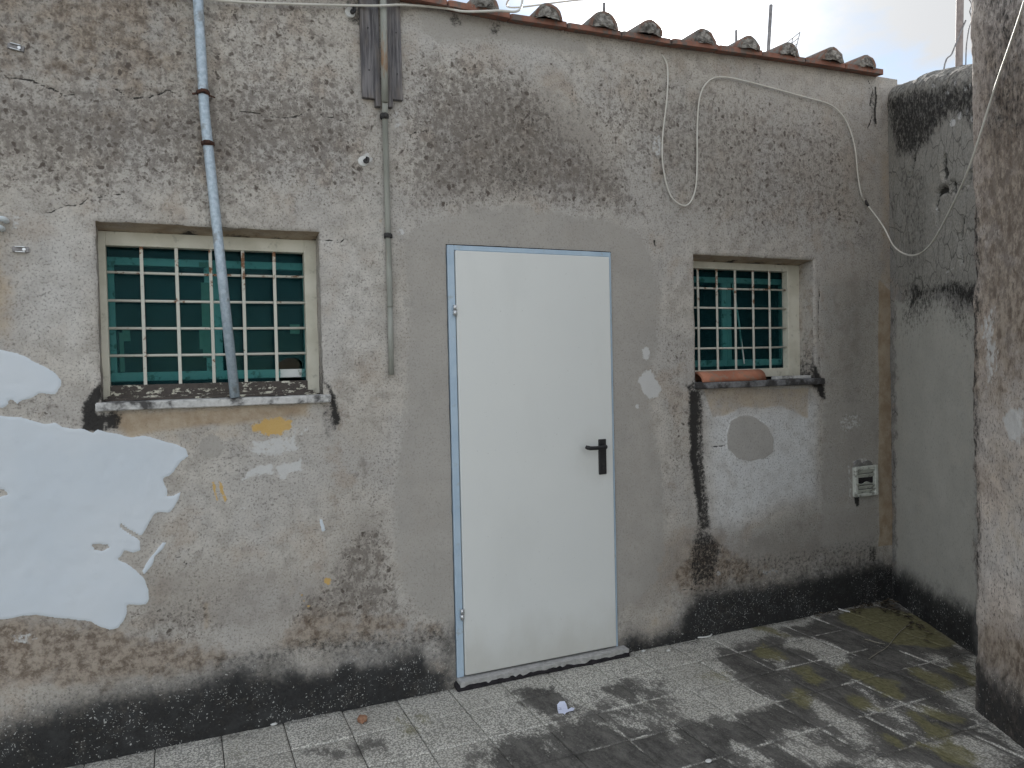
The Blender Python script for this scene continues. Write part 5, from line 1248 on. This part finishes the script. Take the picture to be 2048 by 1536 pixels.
c2 = [(3.938, -0.15, 2.373), (3.836, -0.32, 2.206), (3.688, -0.55, 2.121), (3.498, -0.8, 2.131), (3.305, -1.05, 2.246), (3.13, -1.27, 2.385), (3.055, -1.42, 2.624), (2.948, -1.56, 2.754), (2.841, -1.68, 2.843), (2.749, -1.8, 3.003)]
b = MB(); b.tube(smooth(c1 + c2), .0045, 8); b.build('cord', M['cable'], cab)
b = MB(); p_, q_ = Vector(c1[-1]), Vector(c2[0]); dirn = (q_ - p_).normalized()
b.tube([p_ - Vector((.012, 0, -.022)), p_, p_ + dirn * .022], [.0062, .0085, .006], 10); b.build('taped_joint', M['tape'], cab)
b = MB(); b.tube(smooth([(-0.2983, -0.02, 3.1209), (0.0, -0.025, 3.1236), (0.2508, -0.03, 3.1382), (0.5185, -0.03, 3.1729), (0.7807, -0.032, 3.2106), (0.8778, -0.085, 3.2036), (0.9756, -0.04, 3.2433), (1.0865, -0.03, 3.2611), (1.2059, -0.04, 3.265), (1.2805, -0.075, 3.2486), (1.4414, -0.09, 3.2732), (1.5582, -0.09, 3.2985), (1.75, .3, 3.62), (2.22, 1.5, 4.121), (2.792, 1.5, 4.273), (3.5, 1.6, 4.46)]), .0058, 8)
tag(b.build('eave_cable', M['cable']), 'pale cable strung under the eave in front of the boards', 'cable')

# wall fixings
def bolt(x, z, lb):
    r = tag(empty('wall_bolt', (x, 0, z)), lb, 'bolt', 'bolts in the wall')
    b = MB(); b.tube([(x, .01, z), (x, -.010, z)], [.026, .022], 16); b.build('plug', M['white_plastic'], r)
    b = MB(); b.tube([(x + .008, -.004, z), (x + .010, -.030, z - .001)], .011, 10); b.tube(smooth([(x + .010, -.028, z + .012), (x + .016, -.040, z + .004), (x + .012, -.040, z - .012), (x + .003, -.032, z - .012)], 4), .005, 8); b.build('hook', M['iron'], r)
bolt(.790, 2.518, 'hooked bolt in a pale plug left of the conduit, at mid height')
bolt(.748, 3.187, 'hooked bolt in a pale plug beside the boards, near the top')
def clip(x, z, lb, tilt):
    r = tag(empty('cable_clip', (x, 0, z)), lb, 'clip', 'metal clips at the left edge of the wall')
    Mx = Matrix.Translation((x, 0, z)) @ Matrix.Rotation(tilt, 4, 'Y')
    b = MB(); b.box(-.028, .028, -.007, .004, -.011, .011, .002, Mx); b.build('plate', M['antenna'], r)
    b = MB(); b.box(-.018, .016, -.016, -.006, -.012, -.008, .001, Mx); b.box(-.018, .016, -.016, -.006, .008, .012, .001, Mx); b.tube([Mx @ Vector((.012, -.006, 0)), Mx @ Vector((.012, -.014, 0))], .006, 8); b.build('tabs', M['steel'], r)
clip(-.551, 2.836, 'small metal clip on the wall near the top left corner', .15)
clip(-.560, 2.058, 'small metal clip below the white pipe ends at the left edge', 0)
pp = tag(empty('white_pipes', (-.62, 0, 2.15)), 'pair of white pipe ends coming out of the wall at the left edge', 'pipe')
for (dx, z) in ((0, 2.166), (-.014, 2.134)):
    b = MB(); b.tube(smooth([(-.606 + dx, .02, z), (-.604 + dx, -.020, z), (-.616 + dx, -.042, z + .002), (-.70, -.048, z + .004), (-.95, -.05, z + .006)], 6), .0105, 12); b.build('pipe_end', M['pipe_white'], pp)

# vent near the corner
vt = tag(empty('vent_grille', (3.945, 0, .69)), 'small square broken vent grille low on the wall near the corner', 'vent')
x0, x1, z0, z1 = 3.83, 4.025, .694, .884
b = MB(); f = .024
b.box(x0, x0 + f, -.028, .0, z0, z1, .003); b.box(x1 - f, x1, -.028, .0, z0, z1, .003); b.box(x0 + f, x1 - f, -.0275, .0, z1 - f, z1, .003); b.box(x0 + f, x1 - f, -.0275, .0, z0, z0 + f * .8, .003)
b.build('frame', M['vent'], vt)
b = MB(); b.box(x0 + .01, x1 - .01, -.007, .004, z0 + .01, z1 - .01); b.build('dark_plate', M['dark'], vt)  # dark plate paints in the shade of the hollow behind the slats
hs = (z1 - f - z0 - f * .8) / 6
for k in range(6):
    zc = z0 + f * .8 + hs * (k + .5)
    if k == 3: continue
    b = MB()
    Mx = Matrix.Translation((0, -.016, zc)) @ Matrix.Rotation(R(-58), 4, 'X')
    xr = x1 - f
    b.box(x0 + f, xr, -.013, .013, -.0015, .0015, 0, Mx)
    if k == 2:
        bmesh.ops.subdivide_edges(b.bm, edges=[e for e in b.bm.edges if abs(e.verts[0].co.x - e.verts[1].co.x) > .05], cuts=9)
        for v in b.bm.verts:
            if v.co.z > zc + .003: v.co.z -= .006 + .006 * math.sin(v.co.x * 70)
    b.build('slat', M['vent'], vt)
b = MB(); b.prism([(3.835, .885), (3.838, .905), (3.865, .925), (3.885, .922), (3.895, .905), (3.91, .897), (3.93, .912), (3.96, .915), (3.985, .905), (4.0, .885)], -.014, .004); b.subdiv(1); b.rough(.003, 70, 2); b.build('mortar_lump', M['concrete'], vt)

# loose things on the right-hand sill
tl = MB(); n = 12
def arch(x, half, rise, th, yc, zb, tw):
    o_, i_ = [], []
    for a in range(n + 1):
        t = math.pi * a / n
        o_.append((x, yc + tw - math.cos(t) * half, zb + math.sin(t) ** .8 * rise)); i_.append((x, yc + tw - math.cos(t) * (half - th), zb + max(0, math.sin(t) ** .8 * rise - th)))
    return o_, i_
secs = []
for q in range(7):
    t = q / 6
    x = 2.668 + .472 * t
    o_, i_ = arch(x, .078 - .012 * t, .060 + .004 * t, .012, .044 + .012 * t, 1.448, 0)
    o_ = [(p[0] - .045 * (1 - abs(p[1] - .05) / .08) * (t > .99), p[1], p[2]) if False else p for p in o_]
    secs.append(([tl.bm.verts.new(p) for p in o_], [tl.bm.verts.new(p) for p in i_]))
for (o0, i0), (o1, i1) in zip(secs, secs[1:]):
    for a in range(n):
        tl.bm.faces.new((o0[a], o0[a + 1], o1[a + 1], o1[a])).smooth = True
        tl.bm.faces.new((i0[a + 1], i0[a], i1[a], i1[a + 1])).smooth = True
    for a in (0, n): tl.bm.faces.new((o0[a], o1[a], i1[a], i0[a]))
for (o0, i0) in (secs[0], secs[-1]):
    for a in range(n): tl.bm.faces.new((o0[a], i0[a], i0[a + 1], o0[a + 1]))
tag(tl.build('clay_tile', M['clay']), 'single orange clay roof tile lying on the right window sill', 'tile')
b = MB(); b.box(3.255, 3.565, .030, .075, 1.448, 1.466, .003); b.subdiv(5); b.rough(.003, 40, 5)
tag(b.build('wood_strip', M['sill_pale']), 'pale grimy strip of wood lying on the right window sill', 'wood strip')

# ------------------------------------------------------------------ litter on the terrace
def litter(name, mat, lb, cat, grp=None): return lambda b: tag(b.build(name, mat), lb, cat, grp)
px, py = 1.537, -.459
pap = tag(empty('paper_scrap', (px, py, 0)), 'torn scrap of white paper with blue writing on the paving in front of the door', 'paper')
b = MB()
def pv(a, c, z):
    a, c, z = a * .66, c * .66, z * .7
    return b.bm.verts.new((px + a * math.cos(.42) + c * math.sin(.42), py - a * math.sin(.42) * 1 + c * math.cos(.42), .003 + z))
A1 = [pv(-.046, -.048, .002), pv(-.050, .0, .004), pv(-.050, .062, .012), pv(-.030, .092, .020), pv(.004, .092, .022), pv(.014, .065, .014), pv(.020, .0, .006), pv(.006, -.040, .003), pv(-.006, -.062, .001), pv(-.016, -.046, .002)]
b.bm.faces.new([A1[0], A1[1], A1[6], A1[7], A1[8], A1[9]]); b.bm.faces.new([A1[1], A1[2], A1[5], A1[6]]); b.bm.faces.new([A1[2], A1[3], A1[4], A1[5]])
A2 = [A1[6], pv(.045, .008, .016), pv(.068, .012, .010), pv(.056, -.032, .012), pv(.030, -.036, .010), A1[7]]
b.bm.faces.new(A2[:2] + A2[4:]); b.bm.faces.new(A2[1:5])
o = b.build('sheet', M['paper'], pap)
sm_ = o.modifiers.new('thick', 'SOLIDIFY'); sm_.thickness = .0006
b = MB()
def ink(a0, c0, a1, c1, wdt):
    d_ = Vector((a1 - a0, c1 - c0)).normalized(); nn = Vector((-d_.y, d_.x)) * wdt
    z = .0075
    vs = [pv(a0 + nn.x, c0 + nn.y, z), pv(a1 + nn.x, c1 + nn.y, z), pv(a1 - nn.x, c1 - nn.y, z), pv(a0 - nn.x, c0 - nn.y, z)]
    b.bm.faces.new(vs)
for st in ((-.044, .020, -.030, .022), (-.028, .012, -.026, .028), (-.026, .028, -.018, .026), (-.012, .026, -.004, .028), (-.010, .016, -.004, .028), (.002, .030, .004, .014), (.008, .032, .010, .018), (-.046, -.004, -.02, .002)):
    ink(*st, .0018)
b.build('writing', M['ink'], pap)
b = MB(); bmesh.ops.create_icosphere(b.bm, subdivisions=2, radius=.024)
for v in b.bm.verts:
    v.co = Vector((v.co.x * .95, v.co.y * 1.15, v.co.z * .72)); h_ = math.sin(v.co.x * 190) * math.cos(v.co.y * 140) * .12 + random.uniform(-.1, .1); v.co *= 1 + h_
    v.co.z = max(v.co.z, -.012)
tag(b.build('brick_fragment', M['brick'], None, (.688, -.150, .012)), 'small broken piece of red brick on the paving below the left wall', 'brick')
def strip(pts, r, lb, grp='white plastic strips by the wall'):
    b = MB(); b.tube(smooth(pts, 5), r, 6); tag(b.build('plastic_strip', M['white_plastic']), lb, 'plastic strip', grp)
strip([(2.622, -.004, .006), (2.66, -.018, .006), (2.70, -.016, .006), (2.722, -.002, .008)], .0042, 'curved white plastic strip at the wall foot just right of the door')
strip([(3.69, -.012, .010), (3.705, -.045, .006), (3.715, -.075, .006)], .0045, 'straight white plastic strip at the wall foot near the corner')
def pebble(x, y, r, lb):
    b = MB(); bmesh.ops.create_icosphere(b.bm, subdivisions=2, radius=r)
    for v in b.bm.verts: v.co = Vector((v.co.x * 1.3 + math.sin(v.co.y * 200) * r * .12, v.co.y, v.co.z * .45)) 
    tag(b.build('white_pebble', M['white_plastic'], None, (x, y, r * .42)), lb, 'pebble', 'white pebbles on the paving')
pebble(1.837, -1.091, 0.011, 'oval white pebble on dark paving at the bottom edge')
pebble(2.368, -0.082, 0.01, 'white pebble just right of the door step, farther from the door')
pebble(2.244, -0.027, 0.01, 'white chip beside the right end of the door step')
pebble(0.325, -0.006, 0.012, 'white pebble at the foot of the dark left wall')
# dead leaves swept into the corner
b = MB()
for q in range(150):
    s_ = abs(random.gauss(0, .28)); t_ = abs(random.gauss(0, .05)) + .015
    if random.random() < .5: x, y = 4.10 - s_, -.015 - t_
    else: x, y = 4.13 - .451 * s_ - .05 - t_ * .9, -.06 - .892 * s_ + t_ * .3
    a = random.uniform(0, 6.28); l_ = random.uniform(.008, .026); w_ = l_ * random.uniform(.25, .5); z = .006 + random.uniform(0, .010)
    ca, sa = math.cos(a), math.sin(a)
    P = [(-l_, 0, 0), (0, w_, .004), (l_, 0, .002), (0, -w_, .006)]
    vs = [b.bm.verts.new((x + u * ca - v * sa, y + u * sa + v * ca, z + h + random.uniform(0, .004))) for u, v, h in P]
    b.bm.faces.new(vs)
tag(b.build('leaf_litter', M['leaf']), 'dead leaves and twigs gathered in the corner of the terrace', 'leaves', kind='stuff')

# ------------------------------------------------------------------ things above the roofs
def rod(name, P, r, mat, lb, cat, n=8):
    b = MB(); b.tube(P, r, n); return tag(b.build(name, mat), lb, cat)
rod('roof_pole', [(4.30, 1.2, 3.50), (4.308, 1.2, 3.97), (4.345, 1.2, 4.368)], .0135, M['antenna'], 'straight grey pole standing behind the roof, tallest one above the tiles', 'pole')
rod('short_rod', [(2.697, 1.0, 3.50), (2.695, 1.0, 4.012)], .011, M['antenna'], 'short thin rod standing on the roof above a tile, left of the bright sun', 'rod')
an = tag(empty('tv_antenna', (4.70, 1.5, 3.6)), 'tilted wire grid television antenna behind the roof tiles', 'antenna')
b = MB(); b.tube([(4.70, 1.5, 3.55), (4.72, 1.5, 4.14)], .012, 8); b.build('mast', M['antenna'], an)
e0, e1, e2, e3 = Vector((4.62, 1.5, 4.13)), Vector((4.943, 1.5, 4.372)), Vector((4.895, 1.5, 4.225)), Vector((4.60, 1.5, 4.03))
for t_ in (0, .25, .5, .75, 1.0):
    b = MB(); b.tube([e0.lerp(e1, t_), e3.lerp(e2, t_)], .0032, 6); b.build('element', M['antenna'], an)
for t_ in (0, .35, .7, 1.0):
    b = MB(); b.tube([e0.lerp(e3, t_), e1.lerp(e2, t_)], .0032, 6); b.build('element', M['antenna'], an)
rod('wire_stub', [(4.05, .6, 3.60), (4.096, .6, 3.669), (4.139, .6, 3.706)], .005, M['antenna'], 'short bent wire sticking up between roof tiles, right of the antenna', 'wire', 6)
lm = tag(empty('lattice_mast', (54.5, 60, -.3)), 'distant thin lattice mast rising behind the roof tiles', 'mast')
b = MB(); bw, tw_, h0, h1 = 1.0, .10, -.3, 36.4
cs = [(-1, -1), (1, -1), (1, 1), (-1, 1)]
def cor(c, t_):
    w_ = bw + (tw_ - bw) * t_
    return Vector((54.5 + c[0] * w_ * .5, 60 + c[1] * w_ * .5, h0 + (h1 - h0) * t_))
for c in cs: b.tube([cor(c, 0), cor(c, 1)], .045, 5)
b.build('upright', M['antenna'], lm)
b = MB()
for q in range(34):
    t0, t1 = q / 34, (q + 1) / 34
    for a in range(4): b.tube([cor(cs[a], t0), cor(cs[(a + 1) % 4], t1)], .028, 4)
b.build('bracing', M['antenna'], lm)
up_ = tag(empty('utility_pole', (7.64, 2.0, 0)), 'thick brownish steel pole rising behind the boundary wall beside the pillar', 'pole')
b = MB(); b.tube([(7.62, 2.0, -.02), (7.665, 2.0, 4.685), (7.735, 2.0, 6.6)], .036, 14); b.build('shaft', M['mast'], up_)
b = MB(); b.tube(smooth([(7.76, 1.96, 5.36), (7.80, 1.95, 5.30), (7.77, 1.95, 5.22), (7.80, 1.95, 5.14), (7.74, 1.95, 4.98), (7.70, 1.95, 4.6), (7.70, 1.95, 3.2)], 5), .006, 6); b.build('wire', M['antenna'], up_)
b = MB(); b.tube(smooth([(7.72, 1.96, 5.12), (7.62, 1.96, 4.95), (7.50, 1.96, 4.74), (7.36, 1.96, 4.50), (7.2, 1.96, 3.2)], 5), .008, 6); b.build('wire', M['antenna'], up_)

rod('dry_stalk', smooth([(3.903, -0.369, 0.006), (3.691, -0.446, 0.006), (3.44, -0.573, 0.006), (3.318, -0.613, 0.006), (3.212, -0.65, 0.006)], 5), .0022, M['straw'], 'long bent dry grass stalk lying on the mossy paving', 'stalk', 5)
rod('dry_stalk', smooth([(3.424, -0.44, 0.006), (3.435, -0.497, 0.006), (3.458, -0.541, 0.006)], 5), .0022, M['straw'], 'short dry grass stalk on the moss near the corner', 'stalk', 5)
